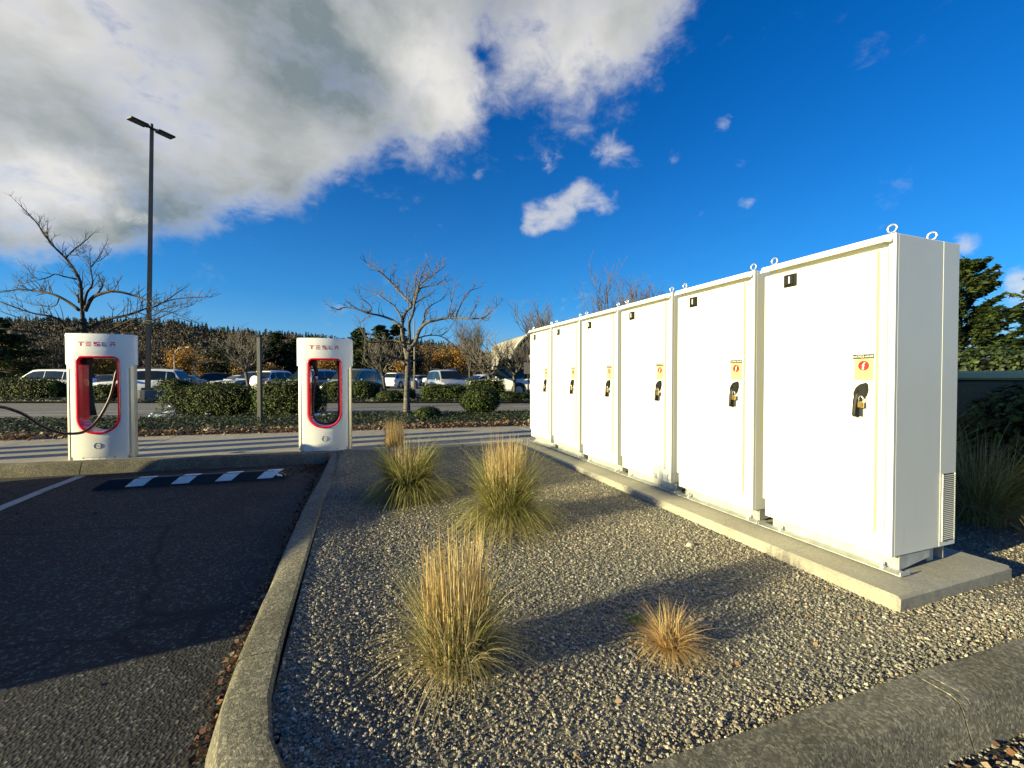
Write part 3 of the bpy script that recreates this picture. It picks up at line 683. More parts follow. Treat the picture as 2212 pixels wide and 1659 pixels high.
def front_panel(sign=-1, y0=0., thick=.03):
    cz = .9; inner = []; outer = []
    for x, z in HR:
        inner.append((x, z))
    angs = sorted(set([round(math.atan2(z-cz, x), 6) for x, z in HR]+[round(math.atan2(z-cz, x), 6) for x, z in OUTER]))
    def ray_hole(a):
        dx, dz = math.cos(a), math.sin(a); best = 0
        n = len(HR)
        for i in range(n):
            x1, z1 = HR[i]; x2, z2 = HR[(i+1) % n]; ex, ez = x2-x1, z2-z1; den = dx*ez-dz*ex
            if abs(den) < 1e-12: continue
            t = (x1*ez-(z1-cz)*ex)/den; u = (x1*dz-(z1-cz)*dx)/den
            if t > 0 and -1e-6 <= u <= 1+1e-6: best = max(best, t)
        return best
    rings = []; K = 7
    pts = []
    for a in angs:
        dx, dz = math.cos(a), math.sin(a); ti = ray_hole(a); to = ray_outer(dx, dz, cz)
        pts.append([(dx*(ti+(to-ti)*k/K), cz+dz*(ti+(to-ti)*k/K)) for k in range(K+1)])
    n = len(angs); mb = MB(); vs = []
    for p in pts:
        for k, (x, z) in enumerate(p):
            e = .006 if k in (0, K) else 0
            vs.append((x, sign*-1*0+y0+(bulge(x)+e) if sign < 0 else y0-(bulge(x)+e), z))
    m = K+1; fs = [(i*m+k, i*m+k+1, ((i+1) % n)*m+k+1, ((i+1) % n)*m+k) for i in range(n) for k in range(K)]
    mb.add(vs, fs)
    d = thick*(-sign)
    vb = [(x, y+d, z) for x, y, z in vs]; mb.add(vb, [f[::-1] for f in fs])
    N_ = len(vs)
    mb.add([], []); 
    mb.f += [(i*m, ((i+1) % n)*m, N_+((i+1) % n)*m, N_+i*m) for i in range(n)]+[(i*m+K, ((i+1) % n)*m+K, N_+((i+1) % n)*m+K, N_+i*m+K) for i in range(n)]; mb.mi += [0]*(2*n)
    return mb
DEP = .27
def make_post(lab, code, cat='charging post'):
    t = thing('charging_post', (0, 0, SW), 0, lab, cat, 'charging posts along the kerb')
    o = front_panel(-1, 0, .035).build('front_panel', WHITE_POST, t); auto_smooth(o, 30)
    o = front_panel(1, DEP, .035).build('rear_panel', WHITE_POST, t); auto_smooth(o, 30)
    def arc_plan(hw, y0, y1, bulg, n=8):
        L_ = [(x, y0+bulge(x)) for x in [hw*(-1+2*i/n) for i in range(n+1)]]
        R_ = [(x, y1-bulge(x)) for x in [hw*(1-2*i/n) for i in range(n+1)]]
        return L_, R_
    # head wraps round: side cheeks and top
    for s in (-1, 1):
        mb = MB(); pl = [(s*.374, FB+.006), (s*.385, FB+.03), (s*.389, DEP/2), (s*.385, DEP-FB-.03), (s*.374, DEP-FB-.006), (s*.345, DEP-FB-.01), (s*.345, FB+.01)]
        mb.prism(pl, 1.262, PH-.004); o = mb.build('head_side', WHITE_POST, t); auto_smooth(o, 40)
        mb = MB(); pl = [(s*.300, .085), (s*.335, .072), (s*.362, .092), (s*.372, DEP/2), (s*.362, DEP-.092), (s*.335, DEP-.072), (s*.300, DEP-.085), (s*.24, DEP-.09), (s*.24, .09)]
        mb.prism(pl, .0, 1.262); o = mb.build('side_shell', STEEL_WARM, t); auto_smooth(o, 40)
    mb = MB(); n = 12; hw = .375
    top = [(x, .004+bulge(x)) for x in [hw*(-1+2*i/n) for i in range(n+1)]]+[(x, DEP-.004-bulge(x)) for x in [hw*(1-2*i/n) for i in range(n+1)]]
    mb.prism([(x*.985, DEP/2+(y-DEP/2)*.98) for x, y in top], PH-.02, PH+.008); mb.prism([(x*.6, DEP/2+(y-DEP/2)*.9) for x, y in top], 1.40, PH-.02)
    o = mb.build('top_cap', WHITE_POST, t); auto_smooth(o, 40)
    mb = MB(); mb.prism([(x*.80, DEP/2+(y-DEP/2)*.9) for x, y in top], .0, .33); mb.build('pedestal', STEEL_WARM, t)
    # red tunnel and rim
    mb = MB(); n = len(HR); cxz = (0, .86)
    def off(p, d):
        i = HR.index(p); a = HR[i-1]; b = HR[(i+1) % n]; tx, tz = b[0]-a[0], b[1]-a[1]; l = math.hypot(tx, tz); return (p[0]+tz/l*d, p[1]-tx/l*d)
    prof = [(.004, .006), (.004, -.006), (-.006, -.012), (-.018, -.008), (-.024, .006), (-.024, .5), (-.024, .99), (-.018, 1.0), (.004, 1.0)]
    rings = []
    for d, f in prof:
        rg_ = []
        for p in HR:
            q = off(p, d)
            yF = bulge(q[0]); yB = DEP-bulge(q[0])
            y = yF+f if abs(f) < .05 else (yF+(yB-yF)*f)
            rg_.append((q[0], y, q[1]))
        rings.append(rg_)
    mb.loft(rings, cap=False); o = mb.build('red_opening_liner', RED, t); auto_smooth(o, 50)
    # lettering: built strokes following the front
    S = []; hgt = .056; zc = 1.535; th = .0105
    def bar(x, z, w, h): S.append((x, z, w, h))
    def L_T(x): bar(x, zc+hgt/2-th/2, .056, th); bar(x, zc-th/2-.001, .010, hgt-th-.004)
    def L_E(x): [bar(x, zc+k*(hgt/2-th/2), .046, th) for k in (-1, 0, 1)]
    def L_S(x): L_E(x); bar(x-.0185, zc+hgt/4-.002, .009, hgt/2-th-.0); bar(x+.0185, zc-hgt/4+.002, .009, hgt/2-th)
    def L_L(x): bar(x-.0185, zc+th/2-.001, .009, hgt-th-.002); bar(x, zc-hgt/2+th/2, .046, th)
    def L_A(x): bar(x, zc+hgt/2-th/2, .046, th); bar(x, zc+.001, .046, th); [bar(x+k*.0185, zc-th/2-.0045-hgt*.12, .009, hgt*.36) for k in (-1, 1)]
    for f, x in zip((L_T, L_E, L_S, L_L, L_A), (-.178, -.092, -.002, .086, .174)): f(x*.98)
    for i, word_f in enumerate(range(1)):
        mb = MB()
        for x, z, w, h in S:
            k = 4; vs = []
            for j in range(k+1):
                xx = x-w/2+w*j/k; y = bulge(xx)
                vs += [(xx, y-.0035, z-h/2), (xx, y-.0035, z+h/2), (xx, y+.002, z-h/2), (xx, y+.002, z+h/2)]
            fs = []
            for j in range(k):
                a = 4*j; b = a+4; fs += [(a, a+1, b+1, b), (a+1, a+3, b+3, b+1), (a, b, b+2, a+2)]
            fs += [(0, 2, 3, 1), (4*k, 4*k+1, 4*k+3, 4*k+2)]; mb.add(vs, fs)
        mb.build('brand_lettering', RED_PRINT, t)
    mb = MB(); mb.torus((0, -.0005, .185), .038, .0022, 'Y', 36, 6); b = mb.build('number_ring', PRINTBLK, t)
    vs, fs = text_mesh(code, .030); mb = MB(); mb.add([(v.x*1.05, -.0028, .184+v.y) for v in vs], fs); mb.build('number_lettering', PRINTBLK, b, fix=False)
    # toe plate with two screws
    mb = MB(); pl = [(-.298+.596*i/8, .012+bulge(-.298+.596*i/8)) for i in range(9)]; mb.prism(pl+[(.298, .075), (-.298, .075)], 0, .040); k = mb.build('toe_plate', WHITE_POST, t)
    for sx in (-.17, .17):
        mb = MB(); mb.cyl((sx, .012+bulge(sx)-.001, .024), .0065, .006, 10, 'Y'); mb.build('screw', BLACKPL, k)
    return t
pA = make_post('white and red charging post 1A, nearer the gravel bed, cable coiled inside it', '1A')
pA.location = (-.452, 6.86, SW); pA.rotation_euler[2] = R(-3)
pB = make_post('white and red charging post 1B at left, with its cable stretched out to the left', '1B')
pB.location = (-3.235, 7.17, SW); pB.rotation_euler[2] = R(-3)
for i, x in enumerate((-5.95, -8.65, -11.35)):
    o = copy_tree(pA); o.location = (x, 7.17+.112*(-3.235-x), SW); o['label'] = ('first', 'second', 'third')[i]+' white charging post beyond the left edge of the picture, counted from post 1B'
# cable holster and cables
def tubeobj(name, pts, r, mat, n=10, sub=6):
    P = [Vector(p) for p in pts]; out = []
    for i in range(len(P)-1):
        p0 = P[max(i-1, 0)]; p1 = P[i]; p2 = P[i+1]; p3 = P[min(i+2, len(P)-1)]
        for k in range(sub):
            t = k/sub; out.append(.5*((2*p1)+(-p0+p2)*t+(2*p0-5*p1+4*p2-p3)*t*t+(-p0+3*p1-3*p2+p3)*t**3))
    out.append(P[-1]); mb = MB(); mb.tube(out, r, n); return mb.build(name, mat, None, True)
def posted(t, pts): return [t.matrix_world @ Vector(p) for p in pts]
bpy.context.view_layer.update()
cb = posted(pB, [(.20, .14, 1.20), (.195, .12, 1.10)])
def onY(px, py, Y): r_ = ray(px, py); t_ = Y/r_.y; return Vector((r_.x*t_, Y, CAMH+r_.z*t_))
cb += [onY(253, 800, 7.24), onY(241, 850, 7.22), onY(228, 880, 7.2), onY(212, 906, 7.18), onY(190, 928, 7.13), onY(168, 936, 7.05), onY(133, 935, 6.95), onY(93, 921, 6.8), onY(53, 896, 6.68), onY(20, 883, 6.55), onY(0, 879, 6.45), onY(-60, 874, 6.3), Vector((-4.15, 6.2, .93))]
tag(tubeobj('charging_cable', cb, .017, CABLE), 'thick black charging cable from post 1B sagging out past the left edge', 'cable')
ca = posted(pA, [(.182, .18, 1.33), (.188, .17, 1.05), (.186, .15, .75), (.18, .14, .56), (.13, .13, .44), (0, .12, .39), (-.13, .13, .44), (-.178, .14, .58), (-.17, .13, .80), (-.150, .12, .98), (-.13, .115, 1.10)])
co = tag(tubeobj('charging_cable', ca, .016, CABLE), 'black charging cable looped inside the red opening of post 1A', 'cable')
mb = MB(); hp = posted(pA, [(-.125, .115, 1.10), (-.12, .11, 1.16), (-.135, .10, 1.24), (-.16, .09, 1.31), (-.165, .10, 1.36)]); mb.tube(hp, [.017, .024, .033, .030, .03], 12); mb.build('charging_handle', BLACKPL, co, True)
mb = MB(); cp = posted(pA, [(-.126, .115, 1.075), (-.124, .114, 1.11)]); mb.tube(cp, [.0185, .0215], 12); mb.build('grip_collar', CHROME, bpy.data.objects['charging_handle'], True)
for t in (pA, pB):
    mb = MB(); mb.box((-.165, .14, 1.31), (.09, .14, .10), 0, None, .02); mb.build('holster', BLACKPL, t)
    mb = MB(); mb.box((.185, .16, 1.31), (.06, .10, .09), 0, None, .015); mb.build('cable_gland', BLACKPL, t)

# ============================================================ WHEEL STOP
def wheel_stop():
    a = Vector((-2.735, 6.03, 0)); b = Vector((-.83, 5.93, 0)); d = (b-a); L_ = d.length
    t = thing('wheel_stop', (a+b)/2, math.atan2(d.y, d.x), 'black rubber wheel stop with slanted white reflective patches in the bay', 'wheel stop')
    h = .10; prof = [(-.085, 0), (-.078, .015), (-.045, h-.012), (-.035, h), (.035, h), (.045, h-.012), (.078, .015), (.085, 0)]
    mb = MB(); rings = []
    for x, s in ((-L_/2, .55), (-L_/2+.012, .62), (-L_/2+.13, 1), (L_/2-.13, 1), (L_/2-.012, .62), (L_/2, .55)):
        rings.append([(x, y, z*(1 if s == 1 else s*.55) if z > .016 else z) for y, z in prof])
    mb.loft(rings); o = mb.build('rubber_body', RUBBER, t); auto_smooth(o, 25)
    for i in range(4):
        x0 = -L_/2+.29+i*.435; w = .17; sk_ = .075; mb = MB()
        n = Vector((0, -(h-.027), .033)).normalized()
        def pt(x, f):   # f: 0 bottom, 1 top of the sloping face
            y = -.078+.033*f; z = .015+(h-.027)*f; p = Vector((x, y, z))+Vector((0, -.93, .36))*.002; return p
        vs = [pt(x0, .05), pt(x0+w, .05), pt(x0+w+sk_, 1.0), pt(x0+sk_, 1.0)]; top = [Vector((v.x+.03*(v.x > -99), -.030, h+.002)) for v in vs[2:]]
        top2 = [Vector((v.x+.035, .030, h+.002)) for v in vs[2:]]
        vs = vs+[top[0], top[1], top2[0], top2[1]]
        mb.add(vs, [(0, 1, 2, 3), (3, 2, 4, 5), (5, 4, 6, 7)]); mb.build('reflective_patch', REFLECT, t, fix=False)
    mb = MB(); x1 = L_/2-.135
    mb.add([(x1, -.043, h-.010), (x1+.045, -.070, .035), (x1+.105, -.06, .030), (x1+.06, -.030, h*.62+.004), (x1+.012, -.03, h+.001)], [(0, 1, 2, 3), (0, 3, 4)])
    mb.build('reflective_patch', REFLECT, t, fix=False)
wheel_stop()

# ============================================================ GRASSES
def blades(rg, n, base_r, h, lean, spread, w, droop, kink=0.0, seg=5, hvar=.25, z0=0.):
    """ribbon blades from a crown: base positions in a disc, arching outwards"""
    th = rg.uniform(0, 2*np.pi, n); rb = base_r*np.sqrt(rg.uniform(0, 1, n))
    base = np.c_[rb*np.cos(th), rb*np.sin(th), np.full(n, z0)]
    th2 = th+rg.normal(0, .5, n); out = np.c_[np.cos(th2), np.sin(th2), np.zeros(n)]
    H = h*(1+rg.normal(0, hvar, n)).clip(.3, 1.6); Ln = lean+np.abs(rg.normal(0, spread, n))
    side = np.c_[-np.sin(th2), np.cos(th2), np.zeros(n)]; tw = rg.uniform(0, np.pi, n)
    sd = side*np.cos(tw)[:, None]+out*np.sin(tw)[:, None]*.6
    rk = rg.normal(0, 3.2, n)*(rg.uniform(0, 1, n) < .35); ts = np.linspace(0, 1, seg+1); V = []
    for t in ts:
        p = base+out*(H*Ln*(t**1.6))[:, None]+np.c_[np.zeros(n), np.zeros(n), H*(t-droop*Ln*t**2.6)]+side*(kink*H*np.sin(t*3+tw)+(.04*H*rk if kink > .015 else 0)*max(0, t-.55))[:, None]
        ww = w*(1-.8*t**2); V += [p-sd*ww/2, p+sd*ww/2]
    V = np.stack(V, 1).reshape(-1, 3); m = 2*(seg+1)
    V[:, 2] = np.maximum(V[:, 2], .004)
    k = np.arange(n)[:, None]*m; F = np.concatenate([np.stack([k[:, 0]+2*i, k[:, 0]+2*i+1, k[:, 0]+2*i+3, k[:, 0]+2*i+2], 1) for i in range(seg)])
    return V, F
def clump(pos, label, seed, stalk_h, stalk_r, ns, leaf_h, leaf_spread, nl, dry=False, group='clumps of ornamental grass in the gravel', sw=.0042, lw=.0042, droop=.75, tips=0, gm=0):
    rg = np.random.default_rng(seed); t = thing('grass_clump', pos, 0, label, 'grass clump', group)
    if ns:
        V, F = blades(rg, ns, stalk_r, stalk_h, .0, .07, sw, 0, .012, 5, .13)
        link('stalks', np_mesh('stalks', V, F, GRASS_STRAW), t)
    parts = []
    A = blades(rg, int(nl*.45), stalk_r*.9, leaf_h, leaf_spread*.45, leaf_spread*.45, lw, droop*.6, .02, 6, .3)
    B = blades(rg, int(nl*.35), stalk_r*.9, leaf_h*.72, leaf_spread*1.0, leaf_spread*.55, lw, droop, .03, 6, .3)
    D = blades(rg, int(nl*.20), stalk_r*.9, leaf_h*.55, leaf_spread*1.3, leaf_spread*.6, lw, droop, .03, 6, .35)
    if dry: V, F, M_ = merge([(*A, 0), (*B, 0), (*D, 1)]); mats = [GRASS_DRY, GRASS_STRAW]
    else: V, F, M_ = merge([(*A, 0), (*B, 0), (*D, 1)]); mats = [GRASS_MIX if gm else GRASS_GREEN, GRASS_TAN]
    link('leaves', np_mesh('leaves', V, F, mats, M_), t)
    if tips:
        V, F = blades(rg, tips, stalk_r*.8, leaf_h*1.15, .12, .12, .003, .2, .03, 6, .12); link('tall_blades', np_mesh('tall_blades', V, F, GRASS_TAN), t)
    return t
def gp(px, py):
    p = G(px, py, .09); return Vector((p.x, p.y, gz(p.x, p.y)-.01))
clump(gp(985, 1425), 'largest, nearest grass clump with upright orange straw stalks', 11, .485, .120, 340, .35, .52, 1600, lw=.0044, sw=.0056, gm=1)
clump(gp(1092, 1128), 'tall grass clump in the middle of the gravel with a square top of straw stalks', 12, .58, .135, 560, .54, .62, 2500, droop=1.15, tips=45, lw=.0065, sw=.006)
clump(gp(883, 1072), 'rounded green and yellow grass clump near the far kerb corner', 13, .46, .14, 190, .52, .66, 2800, droop=1.15, tips=25, lw=.0075, sw=.006)
clump(gp(852, 972), 'small straw coloured grass clump farthest away beside the sidewalk', 14, .42, .14, 520, .30, .5, 450, dry=True)
clump(gp(1447, 1385), 'small dry golden grass tuft alone at right in the gravel', 15, .19, .045, 30, .165, .9, 900, dry=True, lw=.0032, tips=14)
# weeds
rg = np.random.default_rng(5)
def weed(pos, n, rad, label):
    P = np.c_[rg.normal(0, rad, n), rg.normal(0, rad, n), rg.uniform(.005, .035, n)]
    V, F = leaf_quads(P, np.c_[rg.normal(0, .5, n), rg.normal(0, .5, n), np.ones(n)], rg.uniform(.012, .026, n), rg, .42)
    o = link('green_weed', np_mesh('green_weed', V, F, leafmat('weed_leaf', [(.07, .16, .01), (.16, .30, .03)], .4))); o.location = pos; tag(o, label, 'weed')
weed(gp(1378, 1330), 90, .028, 'small bright green weed left of the dry golden tuft')

# scattered leaves: litter in the bay corner, along the kerb, in the gravel
def litter(name, pts, label, mat, size=(.02, .05), curl=.6):
    n = len(pts); P = np.array(pts); N_ = np.c_[rg.normal(0, curl, n), rg.normal(0, curl, n), np.ones(n)]
    V, F = leaf_quads(P+np.c_[np.zeros(n), np.zeros(n), rg.uniform(.004, .014, n)], N_, rg.uniform(*size, n), rg, .38)
    o = link(name, np_mesh(name, V, F, mat)); o['kind'] = 'stuff'; return tag(o, label, 'fallen leaves')
pts = []
for i in range(750):      # pile in the corner
    x = -.44-abs(rg.normal(0, .17)); y = 6.62-abs(rg.normal(0, .28)); pts.append((x, min(y, front_y(x)-.03), 0))
for i in range(700):
    y = rg.uniform(1.6, 6.3); x = -.475-abs(rg.normal(0, .035)); pts.append((x, y, 0))
for i in range(160): pts.append((rg.uniform(-4, -.5), rg.uniform(1.6, 6.8), 0))
litter('leaf_litter', pts, 'brown and red fallen leaves drifted against the kerb of the dark bay', LEAF_RED, (.010, .032))
pts = []
for i in range(230):
    x, y = rg.uniform(-.2, 2.5), rg.uniform(1.1, 6.5); pts.append((x, y, gz(x, y)))
litter('leaf_litter', pts, 'a few dry tan leaf scraps lying on the gravel', LEAF_DEAD, (.012, .032))
pts = [(rg.uniform(1.5, 4), .78-abs(rg.normal(0, .07)), 0) for i in range(150)]
litter('leaf_litter', pts, 'orange leaves along the foot of the front kerb at lower right', LEAF_DEAD, (.012, .036))
pts = [(-.50-abs(rg.normal(0, .03)), rg.uniform(2.05, 2.9), .0) for i in range(160)]
litter('leaf_litter', pts, 'orange leaf scraps caught where sunlight meets the left kerb', LEAF_DEAD, (.012, .03))
mb = MB(); mb.add([], [])
def stone(px, py, r, label, z=.09, name='pale_stone', col=(.5, .46, .36)):
    mb = MB(); p = G(px, py, z); rr_ = random.Random(int(px)); rings = []
    for j in range(7):
        a = math.pi*j/6; rings.append([(p.x+r*math.sin(a)*math.cos(b)*(1+.1*math.sin(3*b+j)), p.y+r*.7*math.sin(a)*math.sin(b), gz(p.x, p.y)+r*.35-r*.5*math.cos(a)) for b in [2*math.pi*k/12 for k in range(12)]])
    mb.loft(rings); o = mb.build(name, simple('pale_stone', col, .7, 0, .15, 30), None, True); tag(o, label, 'stone')
stone(2020*.0+1490*1.0, 1178, .030, 'rounded pale stone lying alone in the gravel before the pad')
mb = MB(); mb.tube([G(1600, 1598, .075), G(1640, 1585, .08), G(1690, 1562, .09)], [.004, .0065, .003], 6); tag(mb.build('twig', BARK_TWIG), 'short brown twig lying along the inner edge of the front kerb', 'twig')

# ============================================================ TREES
def twig(mb, rg_, p, d, L_, r, lvl=0, up=.55, n=4):
    path = [p]; q = p.copy(); dd = d.normalized()
    for i in range(n):
        dd = (dd+Vector((rg_.gauss(0, .13), rg_.gauss(0, .13), up*.22+rg_.gauss(0, .08)))).normalized(); q = q+dd*L_/n; path.append(q.copy())
    mb.tube(path, [r*(1-.55*i/n) for i in range(n+1)], 3 if r < .012 else 5, cap=False)
    if lvl > 0:
        k = rg_.randint(2, 4)
        for j in range(k):
            i = rg_.randint(1, n-1); t = (path[i+1]-path[i]).normalized(); sd = t.orthogonal(); sd.rotate(Matrix.Rotation(rg_.uniform(0, 6.28), 3, t))
            twig(mb, rg_, path[i], t*.75+sd*.6, L_*rg_.uniform(.4, .7), r*.62, lvl-1, up, 3)
def limb_obj(t, inv, pts, r0, r1, depth, dz0, dz1, rg_, tw_gap, tw_len, bark, start=.25, lvl=1, sag=0):
    n = len(pts); P3 = []
    for i, (x, y) in enumerate(pts):
        f = i/(n-1); P3.append(at(x, y, depth+dz0+(dz1-dz0)*f+.12*math.sin(i*1.7+dz1)))
    out = []
    for i in range(n-1):
        p0 = P3[max(i-1, 0)]; p1 = P3[i]; p2 = P3[i+1]; p3 = P3[min(i+2, n-1)]
        for k in range(3):
            u = k/3; out.append(.5*((2*p1)+(-p0+p2)*u+(2*p0-5*p1+4*p2-p3)*u*u+(-p0+3*p1-3*p2+p3)*u**3))
    out.append(P3[-1]); m = len(out); rad = [r0+(r1-r0)*(i/(m-1))**.8 for i in range(m)]
    mb = MB(); o2 = [inv @ p for p in out]; mb.tube(o2, rad, 8 if r0 > .04 else 6)
    o = mb.build('branch', bark, t, True, fix=False)
    ln = sum((o2[i+1]-o2[i]).length for i in range(m-1)); tm = MB(); acc = 0; k = ln*start
    for i in range(m-1):
        sl = (o2[i+1]-o2[i]).length
        while k < acc+sl:
            p = o2[i].lerp(o2[i+1], (k-acc)/sl); tn = (o2[i+1]-o2[i]).normalized(); sd = tn.orthogonal(); sd.rotate(Matrix.Rotation(rg_.uniform(0, 6.28), 3, tn))
            f = k/ln; L_ = tw_len*rg_.uniform(.55, 1.25)*(1.1-.45*f)
            twig(tm, rg_, p, tn*.7+sd*.55+Vector((0, 0, .45)), L_, max(.0062, min(.013, rad[i]*.45)), lvl if rg_.random() < .75 else 0)
            k += tw_gap*rg_.uniform(.5, 1.5)
        acc += sl
    twig(tm, rg_, o2[-1], (o2[-1]-o2[-2]), tw_len*.6, r1*.8, 1)
    if tm.v: tm.build('twigs', BARK_TWIG, o, False, fix=False)
def traced_tree(base_px, depth, trunk_pts, r0, limbs, label, bark, seed, conv, sc=1.0, gap=.16, tl=.42):
    rg_ = random.Random(seed); b = at(base_px[0], base_px[1], depth); b.z = min(b.z, .12)
    t = thing('bare_tree', b, 0, label, 'tree', 'bare street trees'); inv = Matrix.Translation(-b)
    tp = [at(x, y, depth) for x, y in trunk_pts]; tp[0].z = .02; m = len(tp)
    mb = MB(); rad = [r0*(1.45 if i == 0 else 1.08 if i == 1 else 1-.35*(i/(m-1))) for i in range(m)]
    mb.tube([inv @ p for p in tp], rad, 12); mb.build('trunk', bark, t, True, fix=False)
    for pts, a, c, d0, d1 in limbs: limb_obj(t, inv, [conv(*p) for p in pts], a*sc, c*sc, depth, d0, d1, rg_, gap, tl, bark)
    return t
cR = lambda x, y: (663.6+x/5.0, 538.3+y/5.0)
limbsR = [
 ([(1085, 1200), (1060, 1080), (1040, 980), (1025, 880), (1035, 750), (1080, 660), (1130, 600), (1050, 520), (950, 410), (860, 310), (760, 230), (690, 190), (640, 150), (625, 120)], .075, .010, 0, .5),
 ([(1015, 840), (930, 770), (800, 720), (650, 690), (520, 640), (400, 630), (330, 650), (250, 620)], .045, .009, 0, -.8),
 ([(1030, 760), (960, 640), (900, 580), (800, 520), (710, 470), (620, 430)], .035, .007, .1, .9),
 ([(650, 690), (700, 640), (640, 570), (600, 540), (560, 480)], .02, .006, -.3, -.6),
 ([(1100, 1100), (1105, 950), (1100, 800), (1140, 700), (1160, 580), (1190, 480), (1200, 400), (1230, 300), (1290, 150)], .065, .009, 0, -.4),
 ([(1160, 580), (1190, 430), (1280, 330), (1390, 260), (1480, 190)], .03, .007, -.2, .5),
 ([(1195, 430), (1300, 400), (1430, 380), (1530, 350)], .026, .007, -.2, -.7),
 ([(1150, 580), (1165, 400), (1190, 230)], .028, .007, 0, .3),
 ([(1160, 590), (1250, 530), (1320, 500)], .022, .009, 0, .3),
 ([(1190, 480), (1260, 380), (1350, 300), (1430, 200)], .022, .006, 0, -.9),
 ([(1100, 1080), (1170, 1000), (1210, 880), (1280, 800), (1380, 770), (1500, 745), (1600, 740), (1750, 750), (1900, 740), (1980, 680), (2060, 600)], .07, .009, 0, -.9),
 ([(1210, 880), (1260, 770), (1270, 680), (1350, 600), (1440, 550), (1500, 480)], .035, .007, 0, .8),
 ([(1600, 740), (1640, 640), (1690, 540), (1760, 450), (1850, 420)], .028, .007, -.5, -.2),
 ([(1520, 745), (1540, 640), (1560, 560), (1600, 400)], .022, .006, -.4, -.9),
 ([(1750, 750), (1800, 650), (1850, 560)], .02, .006, -.6, -.3),
 ([(1860, 745), (1950, 770), (1990, 700)], .018, .006, -.7, -1.1),
 ([(1120, 1000), (1230, 950), (1330, 930), (1440, 940), (1540, 1000), (1600, 1060)], .03, .006, 0, .9),
 ([(1440, 940), (1520, 880), (1560, 830)], .018, .005, .5, .9),
 ([(1060, 1250), (1000, 1190), (900, 1160), (860, 1140)], .05, .028, 0, -.5),
 ([(1030, 1010), (930, 985), (800, 1000), (650, 1000), (600, 900), (570, 800), (650, 740)], .035, .007, 0, -.9),
 ([(1110, 1220), (1200, 1180), (1320, 1110), (1440, 1060)], .035, .008, 0, .8),
 ([(1290, 150), (1330, 230), (1300, 300)], .014, .006, -.4, -.3),
 ([(1060, 560), (1080, 430), (1110, 320)], .018, .006, .1, .5),
 ([(950, 410), (930, 330), (930, 230)], .014, .005, .3, .5),
]
traced_tree((878, 903), 12.3, [(877, 906), (879, 880), (878.6, 850), (881, 800), (881, 775), (883, 755)], .092, limbsR, 'pale barked bare tree in the planting strip, right of post 1A', BARK_PALE, 21, cR, .92, .105, .46)
cL = lambda x, y: (x/3.75, 405.5+y/3.75)
limbsL = [
 ([(672, 1100), (668, 1010), (660, 900), (650, 760), (590, 650), (520, 560), (430, 470), (370, 390), (300, 290), (230, 210), (150, 130)], .062, .009, 0, -.6),
 ([(680, 950), (705, 850), (750, 780), (738, 680), (725, 530)], .045, .008, 0, .6),
 ([(740, 640), (800, 560), (860, 450)], .022, .007, .3, .9), ([(745, 600), (810, 590), (880, 530)], .018, .006, .3, .0),
 ([(690, 1000), (740, 900), (800, 865), (900, 840), (1000, 850), (1100, 880), (1190, 910), (1300, 935), (1400, 905), (1550, 890), (1715, 885)], .06, .008, 0, -.7),
 ([(640, 990), (560, 930), (450, 870), (340, 845), (200, 825), (100, 830), (-40, 855)], .055, .012, 0, .7),
 ([(640, 1150), (540, 1130), (500, 1080), (400, 1040), (280, 1020), (150, 980), (-20, 915)], .055, .012, 0, -.8),
 ([(720, 1140), (850, 1070), (1000, 1040), (1100, 1010), (1180, 980), (1260, 960), (1350, 910), (1480, 820)], .055, .008, 0, .9),
 ([(880, 1160), (980, 1110), (1100, 1060), (1220, 1080), (1320, 1040), (1420, 1000), (1560, 950)], .035, .007, .2, -1.0),
 ([(500, 1230), (430, 1210), (300, 1180), (150, 1155), (0, 1140)], .035, .012, -.3, -1.0),
 ([(530, 570), (600, 500), (680, 440), (755, 370)], .028, .007, -.2, .4), ([(560, 540), (620, 548), (695, 520)], .018, .006, -.2, -.8),
 ([(620, 740), (520, 720), (450, 700), (380, 730), (300, 740), (215, 650)], .028, .006, 0, -.9),
 ([(350, 840), (290, 760), (190, 775), (130, 750)], .018, .006, .4, .9),
 ([(480, 890), (440, 960), (300, 950), (120, 900)], .02, .006, .2, .9), ([(1190, 910), (1260, 1000), (1400, 960), (1600, 920)], .022, .006, -.4, -1.2),
 ([(780, 870), (830, 800), (820, 760)], .03, .018, 0, .4), ([(430, 470), (400, 430), (350, 380), (300, 280)], .012, .005, -.4, -.9),
 ([(1000, 1040), (1150, 1090), (1300, 1100), (1450, 1060), (1560, 1090)], .022, .006, .4, -.4),
 ([(1120, 1010), (1230, 1040), (1350, 1000), (1590, 1090)], .02, .006, .6, 1.0), ([(400, 1040), (300, 1100), (150, 1050), (0, 1000)], .02, .006, -.5, -.8),
 ([(100, 1150), (250, 1100), (350, 1060)], .016, .006, -.5, .4), ([(640, 930), (630, 870), (640, 860)], .03, .02, 0, .2),
]
traced_tree((192, 905), 13.5, [(192, 915), (190, 870), (189, 830), (187, 780), (181.5, 735), (180, 705), (179.5, 690)], .135, limbsL, 'big dark bare tree rising behind post 1B, seen through its opening', BARK_DARK, 22, cL, 1.0, .12, .52)

